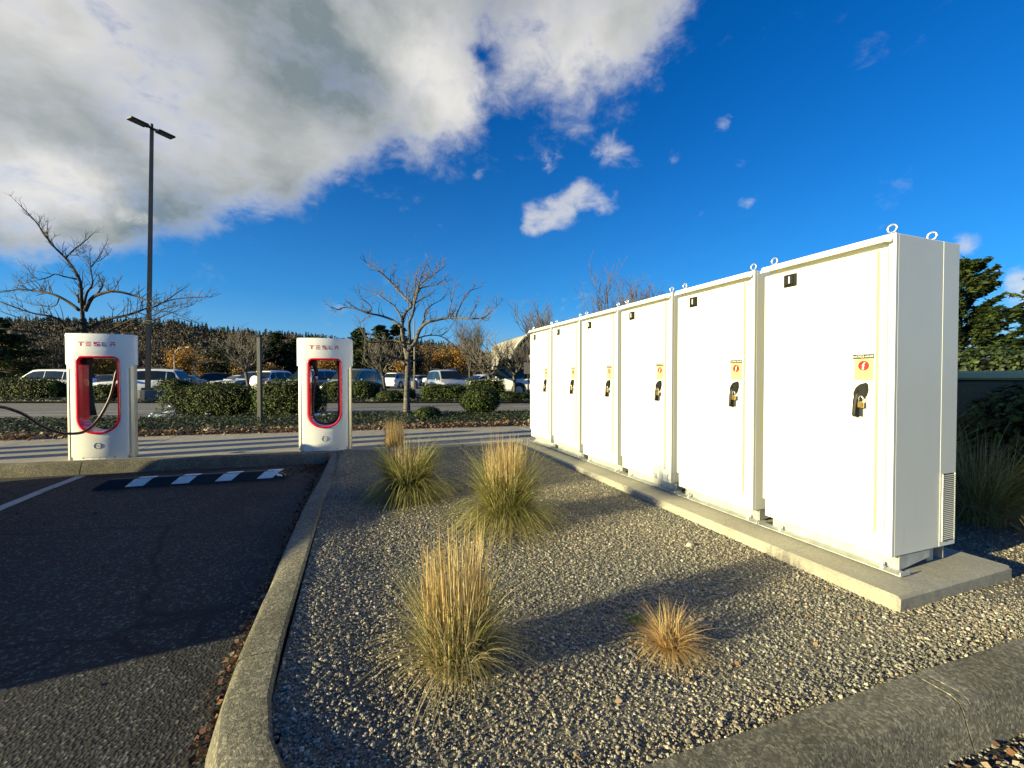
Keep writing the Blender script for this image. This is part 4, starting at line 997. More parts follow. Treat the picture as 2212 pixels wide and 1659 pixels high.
def auto_tree(pos, h, seed, label, bark, spread=.75, trunk=.16, levels=3, r0=.09, group='bare street trees', nm='bare_tree', n0=6, upb=.35, leaves=None, nleaf=0, lsize=.2, crown_z=None, twr=1.0, leafspread=.3):
    rg_ = random.Random(seed); t = thing(nm, pos, 0, label, 'tree', group)
    th = h*trunk*2; mb = MB(); top = Vector((rg_.uniform(-.05, .05)*h, rg_.uniform(-.05, .05)*h, th)); mb.tube([(0, 0, -.1), (0, 0, .1), (top.x*.5, top.y*.5, th*.5), tuple(top)], [r0*1.4, r0*1.05, r0*.95, r0*.85], 8); mb.build('trunk', bark, t, True, fix=False)
    tm = MB(); ends = []
    def grow(p, d, L_, r, lvl):
        n = 4; path = [p]; q = p.copy(); dd = d.normalized()
        for i in range(n):
            dd = (dd+Vector((rg_.gauss(0, .12), rg_.gauss(0, .12), upb*.3))).normalized(); q = q+dd*L_/n; path.append(q.copy())
        tm.tube(path, [max(r*(1-.5*i/n), .004*twr) for i in range(n+1)], 6 if r > .03 else 3, cap=False)
        ends.append(path[-1]); ends.append(path[2])
        if lvl <= 0: return
        for j in range(rg_.randint(3, 5) if lvl > 1 else rg_.randint(2, 4)):
            i = rg_.randint(1, n-1) if j else n-1; tt = (path[i+1]-path[i]).normalized(); sd = tt.orthogonal(); sd.rotate(Matrix.Rotation(rg_.uniform(0, 6.28), 3, tt))
            grow(path[i+1] if j == 0 else path[i], tt*.8+sd*.55, L_*rg_.uniform(.5, .75), r*.55, lvl-1)
    for k in range(n0):
        a = 2*math.pi*(k+rg_.uniform(-.3, .3))/n0; el = rg_.uniform(.5, 1.1)
        grow(top-Vector((0, 0, th*.12*rg_.random())), Vector((math.cos(a)*spread, math.sin(a)*spread, el)), (h-th)*rg_.uniform(.42, .6), r0*.55, levels)
    tm.build('branches', bark, t, False, fix=False)
    if leaves:
        rg2 = np.random.default_rng(seed); E_ = np.array([tuple(e) for e in ends]); idx = rg2.integers(0, len(E_), nleaf)
        P = E_[idx]+rg2.normal(0, leafspread, (nleaf, 3)); V, F = leaf_quads(P, rg2.normal(size=(nleaf, 3)), rg2.uniform(.5, 1.2, nleaf)*lsize, rg2, .42)
        link('foliage', np_mesh('foliage', V, F, leaves), t)
    return t
def gpos(px, py_or_d, z=.05): 
    p = at(px, 830, py_or_d); return Vector((p.x, p.y, z))
# small bare trees in the far strip and lot
for px, d, top, sd, lab, bk in ((541, 27, 655+40, 1, 'small pale bare tree left of the grey square post, beyond the street', BARK_PALE), (833, 26, 712, 2, 'small bare tree just left of the pale tree trunk, beyond the street', BARK_PALE),
                            (1056, 26, 722, 3, 'small bare tree behind the round bush, beyond the street', BARK_PALE), (1111, 27, 718, 4, 'small bare tree with thick pale trunk before the white building', BARK_PALE)):
    h = CAMH+(814-top)/FP*d; auto_tree(gpos(px, d), h, 30+sd, lab, bk, .95 if sd != 4 else .7, .17, 3, .11, n0=7, twr=1.6)
auto_tree(gpos(1015, 62), CAMH+(814-702)/FP*62, 41, 'tall slender leafless tree behind the silver minivan', BARK_TWIG, .35, .12, 4, .16, n0=9, upb=.8, twr=3, group='bare trees beyond the lot')
for px, d, top, sd, lab in ((1172, 20, 640, 1, 'bare upright tree whose twigs stick up behind the farthest cabinet'), (1310, 19, 585, 2, 'tall bare tree with dense twigs rising behind the middle cabinets'), (1375, 22, 590, 3, 'bare tree rising behind the second and third cabinets')):
    auto_tree(gpos(px, d), (CAMH+(814-top)/FP*d)*.84, 50+sd, lab, BARK_TWIG, .4, .14, 4, .10, n0=7, upb=.9, twr=1.5, group='bare trees behind the cabinets')
auto_tree(gpos(395, 60), CAMH+(814-752)/FP*60, 61, 'rounded orange tree left of centre beyond the parked cars', BARK_TWIG, .6, .1, 3, .12, 'autumn trees beyond the lot' and .12 if False else 3, .12) if False else None
AUT = [(394, 60, 752, 1, 'rounded rust orange tree beyond the parked cars left of centre', LEAF_ORANGE), (232, 45, 765, 2, 'orange tree glimpsed through the opening of post 1B', LEAF_ORANGE),
       (700, 55, 779, 3, 'golden tree seen through the opening of post 1A', LEAF_ORANGE), (438, 66, 775, 4, 'pale yellowish tree right of the rust orange one', LEAF_TAN), (530, 62, 775, 5, 'low tan tree behind the small pale bare tree', LEAF_TAN),
       (905, 75, 752, 6, 'tan autumn tree just right of the pale tree trunk', LEAF_TAN), (940, 80, 748, 7, 'orange brown autumn tree behind the white truck', LEAF_ORANGE), (984, 72, 742, 8, 'bright orange tree behind the silver minivan', LEAF_ORANGE),
       (1040, 75, 765, 9, 'tan tree left of the white building', LEAF_TAN), (868, 66, 785, 10, 'small orange tree tucked behind the pale trunk', LEAF_ORANGE), (590, 66, 792, 11, 'dull tan tree right of the grey square post', LEAF_TAN)]
for px, d, top, sd, lab, lm in AUT:
    h = CAMH+(814-top)/FP*d; auto_tree(gpos(px, d, 0), h*.97, 70+sd, lab, BARK_TWIG, .45, .07, 3, .10, 'autumn trees beyond the lot', 'autumn_tree', 9, .7, lm, 2600, .26, twr=2, leafspread=.38)

def conifer(pos, h, rad, seed, label, mat, n=9000, lsize=.3, group='dark conifers beyond the lot', tip=.12, up=.15, base=.06, nm='conifer'):
    rg2 = np.random.default_rng(seed); t = thing(nm, pos, 0, label, 'tree', group)
    mb = MB(); mb.tube([(0, 0, -.1), (0, 0, h*.5), (0, 0, h*.97)], [h*.022, h*.013, .01], 8); mb.build('trunk', BARK_DARK, t, True, fix=False)
    nb = int(90+h*6); bz = h*(base+(1-base)*rg2.uniform(0, 1, nb)**.85); ba = rg2.uniform(0, 2*np.pi, nb); bl = rad*((1-bz/h)**.75+tip)*rg2.uniform(.65, 1.12, nb)
    idx = rg2.integers(0, nb, n); f = rg2.uniform(.15, 1, n)**.7
    D_ = np.c_[np.cos(ba), np.sin(ba), np.full(nb, up)][idx]
    P = D_*(bl[idx]*f)[:, None]+np.c_[np.zeros(n), np.zeros(n), bz[idx]]+rg2.normal(0, 1, (n, 3))*(rad*.055*(1.3-f))[:, None]*np.array([1, 1, .55])
    A = D_+rg2.normal(0, .35, (n, 3)); V, F = leaf_quads(P, np.c_[rg2.normal(0, .6, n), rg2.normal(0, .6, n), np.ones(n)], rg2.uniform(.6, 1.3, n)*lsize, rg2, .22, A)
    link('crown', np_mesh('crown', V, F, mat), t)
    bm_ = MB()
    for i in range(0, nb, 2): bm_.tube([(0, 0, bz[i]), (math.cos(ba[i])*bl[i]*.9, math.sin(ba[i])*bl[i]*.9, bz[i]+bl[i]*up*.9)], [h*.004, h*.0015], 3, cap=False)
    bm_.build('boughs', BARK_DARK, t, False, fix=False); return t
for px, d, top, rd, sd, lab in ((-10, 42, 690, 4.5, 1, 'dark conifer at the left edge behind the hedge'), (497, 70, 752, 6.5, 2, 'broad dark conifer left of the grey square post'), (600, 75, 722, 5, 3, 'dark conifer right of the grey square post'),
                             (640, 78, 735, 5, 4, 'dark conifer partly behind post 1A'), (778, 70, 712, 4.5, 5, 'dark conifer with pointed top just right of post 1A'), (822, 68, 706, 4.5, 6, 'tallest dark conifer between post 1A and the pale tree'),
                             (858, 70, 704, 4.5, 7, 'dark conifer directly left of the pale tree trunk'), (572, 74, 740, 5, 8, 'dark conifer behind the grey square post'), (740, 72, 735, 5, 9, 'dark conifer showing past the right shoulder of post 1A'), (1098, 60, 775, 4, 10, 'low dark evergreen in front of the white building')):
    h = CAMH+(814-top)/FP*d; conifer(gpos(px, d, 0), h, rd, 100+sd, lab, NEEDLE, 5200, .55)

# right side evergreens behind the cabinets
pR = gpos(2072, 11.5, 0); 
conifer(pR, CAMH+(814-570)/FP*11.5, 1.55, 130, 'big dark evergreen rising right behind the nearest cabinet', NEEDLE, 22000, .17, 'evergreens behind the cabinets', .16, .75, .1)
conifer(gpos(2330, 13, 0), CAMH+(814-560)/FP*13, 1.9, 131, 'greyer evergreen cut by the right edge of the picture', NEEDLE_PALE, 9000, .2, 'evergreens behind the cabinets', .3, .45)

# ============================================================ HEDGES, BUSHES, IVY
def hedge(center, size, rz, label, seed, nleaf, lsize=.05, mat=LEAF_HEDGE, rnd_=.35, group='clipped hedges along the street', nm='clipped_hedge', cat='hedge', z0=.0):
    rg2 = np.random.default_rng(seed); t = thing(nm, center, rz, label, cat, group)
    hx, hy, hz = size[0]/2, size[1]/2, size[2]/2
    e = 2.0/rnd_   # superellipsoid exponent
    def surf(n, k=1.0):
        d = unit(rg2.normal(size=(n, 3))*np.array([1, 1, 1])); q = (np.abs(d)**e).sum(1)**(-1/e); P = d*q[:, None]
        nn_ = np.sign(P)*np.abs(P)**(e-1); nn_ = unit(nn_/np.array([hx, hy, hz])); lump = 1+rg2.normal(0, .018, n)+.06*np.sin(P[:, 0]*hx*5+seed)+.06*np.sin(P[:, 1]*hy*6)+.04*np.sin(P[:, 0]*hx*13+2)*np.cos(P[:, 2]*hz*11)
        return P*np.array([hx, hy, hz])*(k*lump)[:, None]+np.array([0, 0, hz+z0]), nn_
    # solid core, coloured near black for the shade between the leaves
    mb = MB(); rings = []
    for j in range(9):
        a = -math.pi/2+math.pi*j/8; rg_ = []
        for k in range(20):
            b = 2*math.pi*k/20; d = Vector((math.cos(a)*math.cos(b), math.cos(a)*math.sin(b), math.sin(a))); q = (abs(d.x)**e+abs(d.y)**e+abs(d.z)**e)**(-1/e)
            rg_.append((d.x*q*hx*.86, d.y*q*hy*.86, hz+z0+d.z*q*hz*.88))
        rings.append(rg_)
    mb.loft(rings); mb.build('dark_core', simple('hedge_core', (.005, .006, .003), 1, spec=.1), t, False)
    P1, N1 = surf(int(nleaf*.7)); P2, N2 = surf(int(nleaf*.3), .93)
    P = np.concatenate([P1, P2]); N_ = np.concatenate([N1, N2]); P += rg2.normal(0, lsize*.35, P.shape)
    N_ = unit(N_+rg2.normal(0, .38, N_.shape))
    V, F = leaf_quads(P, N_, rg2.uniform(.6, 1.25, len(P))*lsize, rg2, .36); link('foliage', np_mesh('foliage', V, F, mat), t); return t
def hedge_px(x0, x1, ytop, d, label, seed, nleaf, depth=1.3, lsize=.06, z0=.05, rz=None, **k):
    cx = (x0+x1)/2; c = at(cx, 830, d); w = (x1-x0)/FP*d; h = CAMH+(814-ytop)/FP*d-z0
    return hedge(Vector((c.x, c.y, z0)), (w, depth, h), (-YAW if rz is None else rz), label, seed, nleaf, lsize, **k)
hedge_px(383, 562, 833, 13.3, 'long clipped hedge in the planting strip left of the grey square post', 1, 9000, 1.5, .055)
hedge_px(566, 690, 822, 12.6, 'clipped hedge in the planting strip between the grey square post and post 1A', 2, 8000, 1.5, .055)
hedge_px(-60, 141, 818, 22.2, 'long clipped hedge beyond the street at the far left, before the white wagon', 3, 8000, 1.7, .085)
hedge_px(206, 262, 832, 21.5, 'clipped bush beyond the street seen through post 1B', 4, 3500, 1.5, .085)
hedge_px(354, 407, 820, 24.0, 'clipped square bush right of the lamp pole base', 5, 3500, 1.5, .085)
hedge_px(434, 512, 826, 33, 'low clipped hedge in front of the white sedan', 6, 2500, 1.5, .11)
hedge_px(700, 752, 826, 21.5, 'clipped bush seen through and beside post 1A', 7, 3500, 1.3, .08)
hedge_px(748, 815, 825, 22.0, 'clipped hedge in front of the greenish grey wagon', 8, 5000, 1.6, .08)
hedge_px(814, 876, 845, 21.0, 'low rounded shrub left of the pale tree trunk, beyond the street', 9, 3500, 1.2, .08, rnd_=.9)
hedge_px(868, 893, 839, 21.3, 'small dark shrub showing right of the pale tree trunk', 19, 1800, 1.2, .08, rnd_=.8)
hedge_px(913, 998, 832, 21.6, 'clipped hedge in front of the silver minivan', 10, 5500, 1.6, .08)
hedge_px(1008, 1088, 820, 22.6, 'dark clipped hedge in front of the black topped off-roader', 11, 5000, 1.8, .08)
hedge_px(1075, 1145, 848, 21.5, 'low dark ground shrub right of the round bush, beyond the street', 16, 3500, 1.5, .08, rnd_=.8)
hedge_px(996, 1075, 837, 12.4, 'round clipped bush with pale stems standing in the planting strip', 12, 6500, 1.05, .05, rnd_=.75, z0=.22)
mb = MB(); c = at(1032, 830, 12.35); rr2 = random.Random(2)
for i in range(9):
    a = rr2.uniform(0, 6.28); mb.tube([(c.x, c.y, .03), (c.x+.12*math.cos(a), c.y+.12*math.sin(a), .2), (c.x+.3*math.cos(a), c.y+.3*math.sin(a), .42)], [.022, .018, .012], 5)
bushes = [o for o in C.objects if o.name.startswith('clipped_hedge') and 'round clipped bush' in o.get('label', '')]
st = mb.build('stems', BARK_PALE, None); st.parent = bushes[0]; st.matrix_parent_inverse = Matrix.Translation(-Vector(bushes[0].location)).to_4x4(); 
st.matrix_parent_inverse = (Matrix.Translation(bushes[0].location) @ Matrix.Rotation(-YAW, 4, 'Z')).inverted()
hedge_px(893, 950, 881, 11.2, 'low mounded green shrub at the sidewalk edge right of the pale tree', 13, 4200, .9, .05, rnd_=1.0, nm='low_shrub', cat='shrub')
hedge_px(740, 800, 893, 11.8, 'low dark creeping shrub right behind post 1A', 14, 2500, .8, .05, rnd_=1.0, nm='low_shrub', cat='shrub')

# planting strip soil, ivy and litter
bedA = [(x, back_y(x)-.02) for x in (-21, -8, -4, 0, 4, 12)]
bed = []
mbb = MB(); nA = 30
def road_edge(x):
    for a, b in zip(rA[:-1], rA[1:]):
        if a.x <= x <= b.x: return a.y+(b.y-a.y)*(x-a.x)/(b.x-a.x)
    return rA[0].y if x < rA[0].x else rA[-1].y
vs = []
for i in range(nA+1):
    x = -20+32*i/nA
    y0 = back_y(x)-.01; y1 = road_edge(x)-.16
    for j in range(9):
        y = y0+(y1-y0)*j/8; vs.append((x, y, .10+.05*math.sin(math.pi*j/8)+.02*math.sin(x*3+j)))
mbb.add(vs, [(i*9+j, (i+1)*9+j, (i+1)*9+j+1, i*9+j+1) for i in range(nA) for j in range(8)]); struct(mbb.build('planting_bed', SOIL, fix=False))
rg = np.random.default_rng(8)
def ivy(n, x0, x1, label, fr=(.08, 1), den=None):
    X = rg.uniform(x0, x1, n); f = rg.uniform(fr[0], fr[1], n); Y = np.array([back_y(x)+(road_edge(x)-.2-back_y(x))*g for x, g in zip(X, f)])
    Z = .13+.05*np.sin(np.pi*f)+np.abs(rg.normal(0, .055, n))*(.4+.6*np.sin(np.pi*f))
    V, F = leaf_quads(np.c_[X, Y, Z], np.c_[rg.normal(0, .5, n), rg.normal(-.2, .5, n), np.ones(n)], rg.uniform(.03, .07, n), rg, .42)
    o = link('ivy_ground_cover', np_mesh('ivy_ground_cover', V, F, LEAF_IVY)); o['kind'] = 'stuff'; tag(o, label, 'ivy')
ivy(34000, -9.5, 6.5, 'glossy dark ivy covering the planting strip behind the sidewalk')
# ivy strip at feet of far hedges
n = 9000; X = rg.uniform(-60, 1150, n); Dp = rg.uniform(19.9, 23.5, n); P = np.array([tuple(at(a, 830, b)) for a, b in zip(X, Dp)]); P[:, 2] = rg.uniform(.1, .22, n)
V, F = leaf_quads(P, np.c_[rg.normal(0, .5, n), rg.normal(-.3, .5, n), np.ones(n)], rg.uniform(.06, .14, n), rg, .42); o = link('ivy_ground_cover', np_mesh('ivy_ground_cover', V, F, LEAF_IVY)); o['kind'] = 'stuff'; tag(o, 'dark ivy at the feet of the hedges beyond the street', 'ivy')
sheet('far_planting_bed', [at(x, 830, 20.2) for x in (-900, 2500)]+[at(x, 830, 24.4) for x in (2500, -900)], SOIL, .05)
n = 3600; X = rg.uniform(-9.5, 6, n); P = np.c_[X, [back_y(x)+.0+abs(rg.normal(0, .12+.30*(.5+.5*math.sin(x*1.9+math.sin(x*4.1)*1.5))**2)) for x in X], rg.uniform(.13, .24, n)]
litter('leaf_litter', P, 'brown and cream fallen leaves along the back edge of the sidewalk', LEAF_DEAD, (.03, .08))
n = 260; X = rg.uniform(-6, 4, n); P = np.c_[X, [back_y(x)-abs(rg.normal(0, .1)) for x in X], np.full(n, SW)]
litter('leaf_litter', P, 'thin scatter of leaf scraps on the sidewalk edge', LEAF_DEAD, (.02, .05))
n = 500; X = rg.uniform(-100, 1150, n); P = np.array([tuple(G(a, 866.3+abs(rg.normal(0, .7)), 0)) for a in X]); litter('leaf_litter', P, 'fallen leaves in the far gutter of the street', LEAF_DEAD, (.05, .12))

# litter: papers, cup
PAPER = simple('paper', (.70, .72, .70), .7, 0, .1, 8)
def paper(px, py, d, w, label, s, mat=PAPER):
    c = at(px, py, d); r_ = random.Random(s); mb = MB(); n = 5; vs = []
    for i in range(n):
        for j in range(n): vs.append((c.x+(i/(n-1)-.5)*w+r_.gauss(0, .02)*w*3, c.y+(j/(n-1)-.5)*w*.8+r_.gauss(0, .02), max(c.z, .15)+abs(r_.gauss(0, .06))*w*2))
    mb.add(vs, [(i*n+j, (i+1)*n+j, (i+1)*n+j+1, i*n+j+1) for i in range(n-1) for j in range(n-1)])
    bb = [(v[0], v[1], v[2]-.004) for v in vs]; mb.add(bb, [(i*n+j, i*n+j+1, (i+1)*n+j+1, (i+1)*n+j) for i in range(n-1) for j in range(n-1)])
    o = mb.build('paper_scrap', mat, None, False, fix=False); tag(o, label, 'litter')
paper(350, 893, 11.6, .42, 'crumpled white sheet caught on the ivy left of the long hedge', 1); paper(366, 880, 11.8, .18, 'small white scrap standing above the crumpled sheet', 2); paper(330, 905, 11.2, .4, 'long pale wrapper lying below the crumpled sheet', 3)
paper(447, 895, 11.4, .15, 'bluish white scrap under the long hedge', 4); paper(695, 899, 11.2, .35, 'white sheet on the ivy seen through post 1A', 5); paper(875, 901, 11.2, .18, 'white scrap at the foot of the pale tree', 6)
mb = MB(); c = G(440, 930, .17); c2 = c+Vector((.16, -.03, .03)); mb.tube([c, c2], [.035, .05], 16); o = mb.build('paper_cup', simple('cup_paper', (.6, .5, .42), .6, 0, .1, 10), None, True); tag(o, 'pale paper cup lying on its side at the back edge of the sidewalk', 'cup'); 
mb = MB(); mb.torus(c2, .048, .004, 'X', 18, 6); mb.build('rim', PAPER, o, True)

# right hand corner behind the pad: transformer box, dark shrub, tall grass
GREENBOX_SHADED = simple('utility_green_shaded', (.05, .065, .04), .5, 0, .1, 3)  # green darkened so the colour carries the shade on the box front
t = thing('transformer_box', (6.4, 2.35, .02), 0, 'olive green utility box behind the nearest cabinet, dark shaded front', 'utility box', )
mb = MB(); mb.box((0, .55, .60), (1.1, 2.3, 1.20), 0, None, .02); mb.build('box_body', GREENBOX_SHADED, t)
mb = MB(); mb.box((0, .55, 1.245), (1.18, 2.4, .09), 0, None, .02); mb.build('lid', simple('utility_lid_sunlit', (.30, .36, .22), .5, 0, .1, 3), t)  # lid colour lightened to show sun along the top
mb = MB(); mb.box((-.56, .2, .62), (.02, .9, 1.05), 0, None, .005); d_ = mb.build('hatch', GREENBOX_SHADED, t); mb = MB(); mb.box((-.58, -.15, .7), (.02, .05, .14)); mb.build('hatch_handle', GALV, d_)
mb = MB(); mb.box((-.30, -.45, 1.315), (.35, .22, .05)); mb.build('lid_lug', GREENBOX_SHADED, t)
t = thing('concrete_kerb_wall', (5.7, 2.7, .0), 0, 'low pale concrete edge under the dark shrub behind the cabinets', 'wall'); mb = MB(); mb.box((0, 0, .33), (.12, 2.6, .66), 0, None, .01); mb.build('wall_body', PADC, t)
hedge(Vector((5.72, 1.68, .0)), (.95, 1.55, 1.10), .1, 'dark leafy shrub at the right edge in front of the green utility box', 40, 9000, .06, LEAF_HEDGE, .7, 'shrubs behind the cabinets', 'leafy_shrub', 'shrub')
hedge(Vector((7.6, 1.75, .0)), (1.3, 1.6, 1.75), .1, 'bright yellow green shrub at the right edge above the utility box', 41, 6000, .09, NEEDLE_PALE, 1.0, 'shrubs behind the cabinets', 'leafy_shrub', 'shrub')
for i, (x, y, lab, h) in enumerate(((4.35, 2.35, 'tall shaded grass clump directly behind the nearest cabinet', .75), (4.75, 1.95, 'shaded grass clump between the nearest cabinet and the sunlit grass', .62), (5.25, 2.6, 'shaded grass clump deepest behind the cabinets, under the utility box', .8))):
    clump(Vector((x, y, gz(x, y))), lab, 60+i, h, .16, 150, h, .6, 1500, group='grasses behind the cabinets', lw=.006, sw=.005)
hedge(Vector((9.3, 3.4, .0)), (1.6, 3.2, 1.62), 0, 'dark evergreen hedge under the big evergreen behind the utility box', 42, 16000, .06, NEEDLE, .6, 'shrubs behind the cabinets', 'evergreen_hedge', 'hedge')
clump(Vector((5.02, 1.42, .06)), 'sunlit pampas like grass clump cut by the right edge of the picture', 66, .6, .14, 420, .6, .55, 1300, group='grasses behind the cabinets', lw=.006, sw=.006)

# ============================================================ POLES, SIGNS
def lamp_pole():
    d = 21.0; b = gpos(319, d, 0); t = thing('lamp_pole', b, 0, 'tall dark twin headed parking lot lamp pole at left', 'lamp pole')
    mb = MB(); mb.cyl((0, 0, .30), .62, .60, 20, 'Z', 0, .60); mb.build('concrete_base', simple('pole_base_conc', (.16, .15, .14), .9, 0, .2, 3), t, False)
    top = CAMH+(814-277)/FP*d*1.0
    tp = at(328, 277, d)-b; mb = MB(); mb.box((0, 0, .66), (.42, .42, .12), 0, None, .02); mb.build('base_cover', POLEM, t)
    mb = MB(); mb.tube([(0, 0, .6), (tp.x*.5, tp.y*.5, tp.z*.5), tp], [.125, .105, .085], 4); mb.build('pole', POLEM, t)
    ax = (at(372, 297, d)-at(282, 252, d+1.5)); ax = (at(368, 296, 21.75)-at(285, 257, 20.25)).normalized(); ax.z = 0; ax.normalize()
    mb = MB(); mb.tube([tp-ax*.35, tp+ax*.35], .06, 8); mb.build('cross_arm', POLEM, t)
    mb = MB(); mb.cyl(tp+Vector((0, 0, .1)), .06, .22, 8); mb.build('photo_cell', BLACKPL, t)
    up = Vector((0, 0, 1)); sd = ax.cross(up).normalized(); nn_ = sd.cross(ax)
    rot = Matrix((ax, sd, nn_)).transposed()
    for s in (-1, 1):
        c = tp+ax*s*.58; mb = MB(); mb.box(c, (.72, .44, .09), 0, rot, .015); hd = mb.build('lamp_head', POLEM, t)
        mb = MB(); mb.box(c-nn_*.04+ax*s*.04, (.5, .34, .02), 0, rot); mb.build('lens', simple('lamp_lens', (.05, .055, .06), .2), hd)
        mb = MB()
        for k in (-1, 1): mb.box(c-ax*s*.38+sd*k*.10, (.12, .08, .05), 0, rot)
        mb.build('bracket', PRINTWHT if s > 0 else POLEM, hd)
lamp_pole()
def far_pole(px, d, top, label, arm=None, col=POLEM, r=.09, base=True):
    b = gpos(px, d, 0); t = thing('lamp_pole', b, 0, label, 'lamp pole', 'poles beyond the street'); h = CAMH+(814-top)/FP*d
    mb = MB(); mb.tube([(0, 0, 0), (0, 0, h)], [r, r*.7], 8); mb.build('pole', col, t, True)
    if base: mb = MB(); mb.cyl((0, 0, .4), .35, .8, 12); mb.build('concrete_base', bpy.data.materials['pole_base_conc'], t)
    if arm:
        q = [at(x, y, d)-b for x, y in arm]; mb = MB(); mb.tube(q, [r*.6]*len(q), 6); mb.build('arm', col, t, True)
        mb = MB(); mb.box(q[-1], (r*8, r*3, r*1.5), 0, rotm('Z', -YAW)); mb.build('lamp_head', col, t)
ALU = simple('aluminium', (.4, .4, .39), .5, .3, .1, 3)
far_pole(895.5, 45, 690, 'thin lamp pole just right of the pale tree trunk', None, simple('pole_brown', (.22, .19, .16), .6), .09)
far_pole(377, 58, 765, 'grey street light with a curved arm above the rust orange tree', [(377, 768), (379, 759), (386, 752.5), (405, 750)], ALU, .055, False)
far_pole(417, 60, 780, 'short grey pole with a level arm beside the rust orange tree', [(417, 785), (432, 783), (446, 783)], ALU, .06, False)
far_pole(1141, 23, 730, 'thin dark sign pole in front of the white building', None, POLEM, .045, False)
b = gpos(1141, 23, 0); t = bpy.data.objects[[o.name for o in C.objects if 'thin dark sign pole' in o.get('label', '')][0]]
mb = MB(); mb.box((-.05, -.06, 1.72), (.42, .03, .62), 0, rotm('Z', -YAW)); mb.build('sign_back', simple('sign_back_grey', (.10, .10, .11), .5, .2), t)
mb = MB(); mb.cyl((0, 0, 2.75), .34, .03, 8, 'Y'); mb.build('stop_sign_back', bpy.data.materials['sign_back_grey'], t)
b = G(562, 918, .12); t = thing('grey_sign_post', (b.x, b.y, .08), -YAW, 'plain grey square sign post standing at the front of the ivy', 'post')
dd = (b.y*math.cos(YAW)+b.x*math.sin(YAW)); h = CAMH+(814-729)/FP*dd-.08; mb = MB(); mb.box((0, 0, h/2), (.085, .085, h), 0, None, .006); mb.build('square_tube', SIGNGREY, t); mb = MB(); mb.box((0, 0, .02), (.16, .16, .04)); mb.build('base_plate', SIGNGREY, t)
# ============================================================ CARS
def paint(name, col, rough=.3, metal=.0): return simple(name, col, rough, metal, 0, 3, coat=.5)
PAINTS = dict(white=paint('car_white', (.72, .73, .74)), silver=paint('car_silver', (.45, .47, .50), .35, .5), black=paint('car_black', (.012, .012, .014)), grey=paint('car_grey', (.16, .19, .20), .3, .3), dark=paint('car_dark', (.03, .035, .045), .3, .2), green=paint('car_sage', (.20, .24, .22), .3, .4))
GLASS = simple('car_glass', (.012, .018, .02), .08, 0, spec=.4); TYRE = simple('tyre', (.015, .015, .015), .8); RIM = simple('alloy_rim', (.45, .45, .46), .35, .8)
LAMP = simple('headlamp', (.75, .77, .8), .15, .1, coat=1); TAIL = simple('tail_lamp', (.45, .01, .01), .25, coat=.6); TRIM = simple('car_trim', (.02, .02, .022), .55); PLATE = simple('number_plate', (.6, .6, .62), .5)
CT = dict(  # L, W, H, belt, bonnet z, cowl x, roof front x, roof rear x, tail x, deck z, ground clearance, wheel r
 suv=(4.65, 1.86, 1.72, 1.04, .98, .95, .25, -1.75, -2.18, None, .24, .36), sedan=(4.75, 1.82, 1.44, .92, .86, .80, -.05, -1.15, -1.75, .98, .18, .32),
 hatch=(4.3, 1.78, 1.5, .95, .90, .90, .15, -1.55, -2.02, None, .19, .32), minivan=(5.0, 1.95, 1.76, 1.02, .94, 1.45, .55, -2.0, -2.38, None, .2, .34), wagon=(5.0, 1.9, 1.74, 1.05, .96, 1.2, .45, -2.05, -2.38, None, .2, .35),
 jeep=(4.3, 1.85, 1.84, 1.15, 1.10, .55, .25, -1.85, -2.0, None, .36, .40), pickup=(5.4, 1.95, 1.85, 1.12, 1.08, .95, .35, -.75, -.95, None, .34, .40))
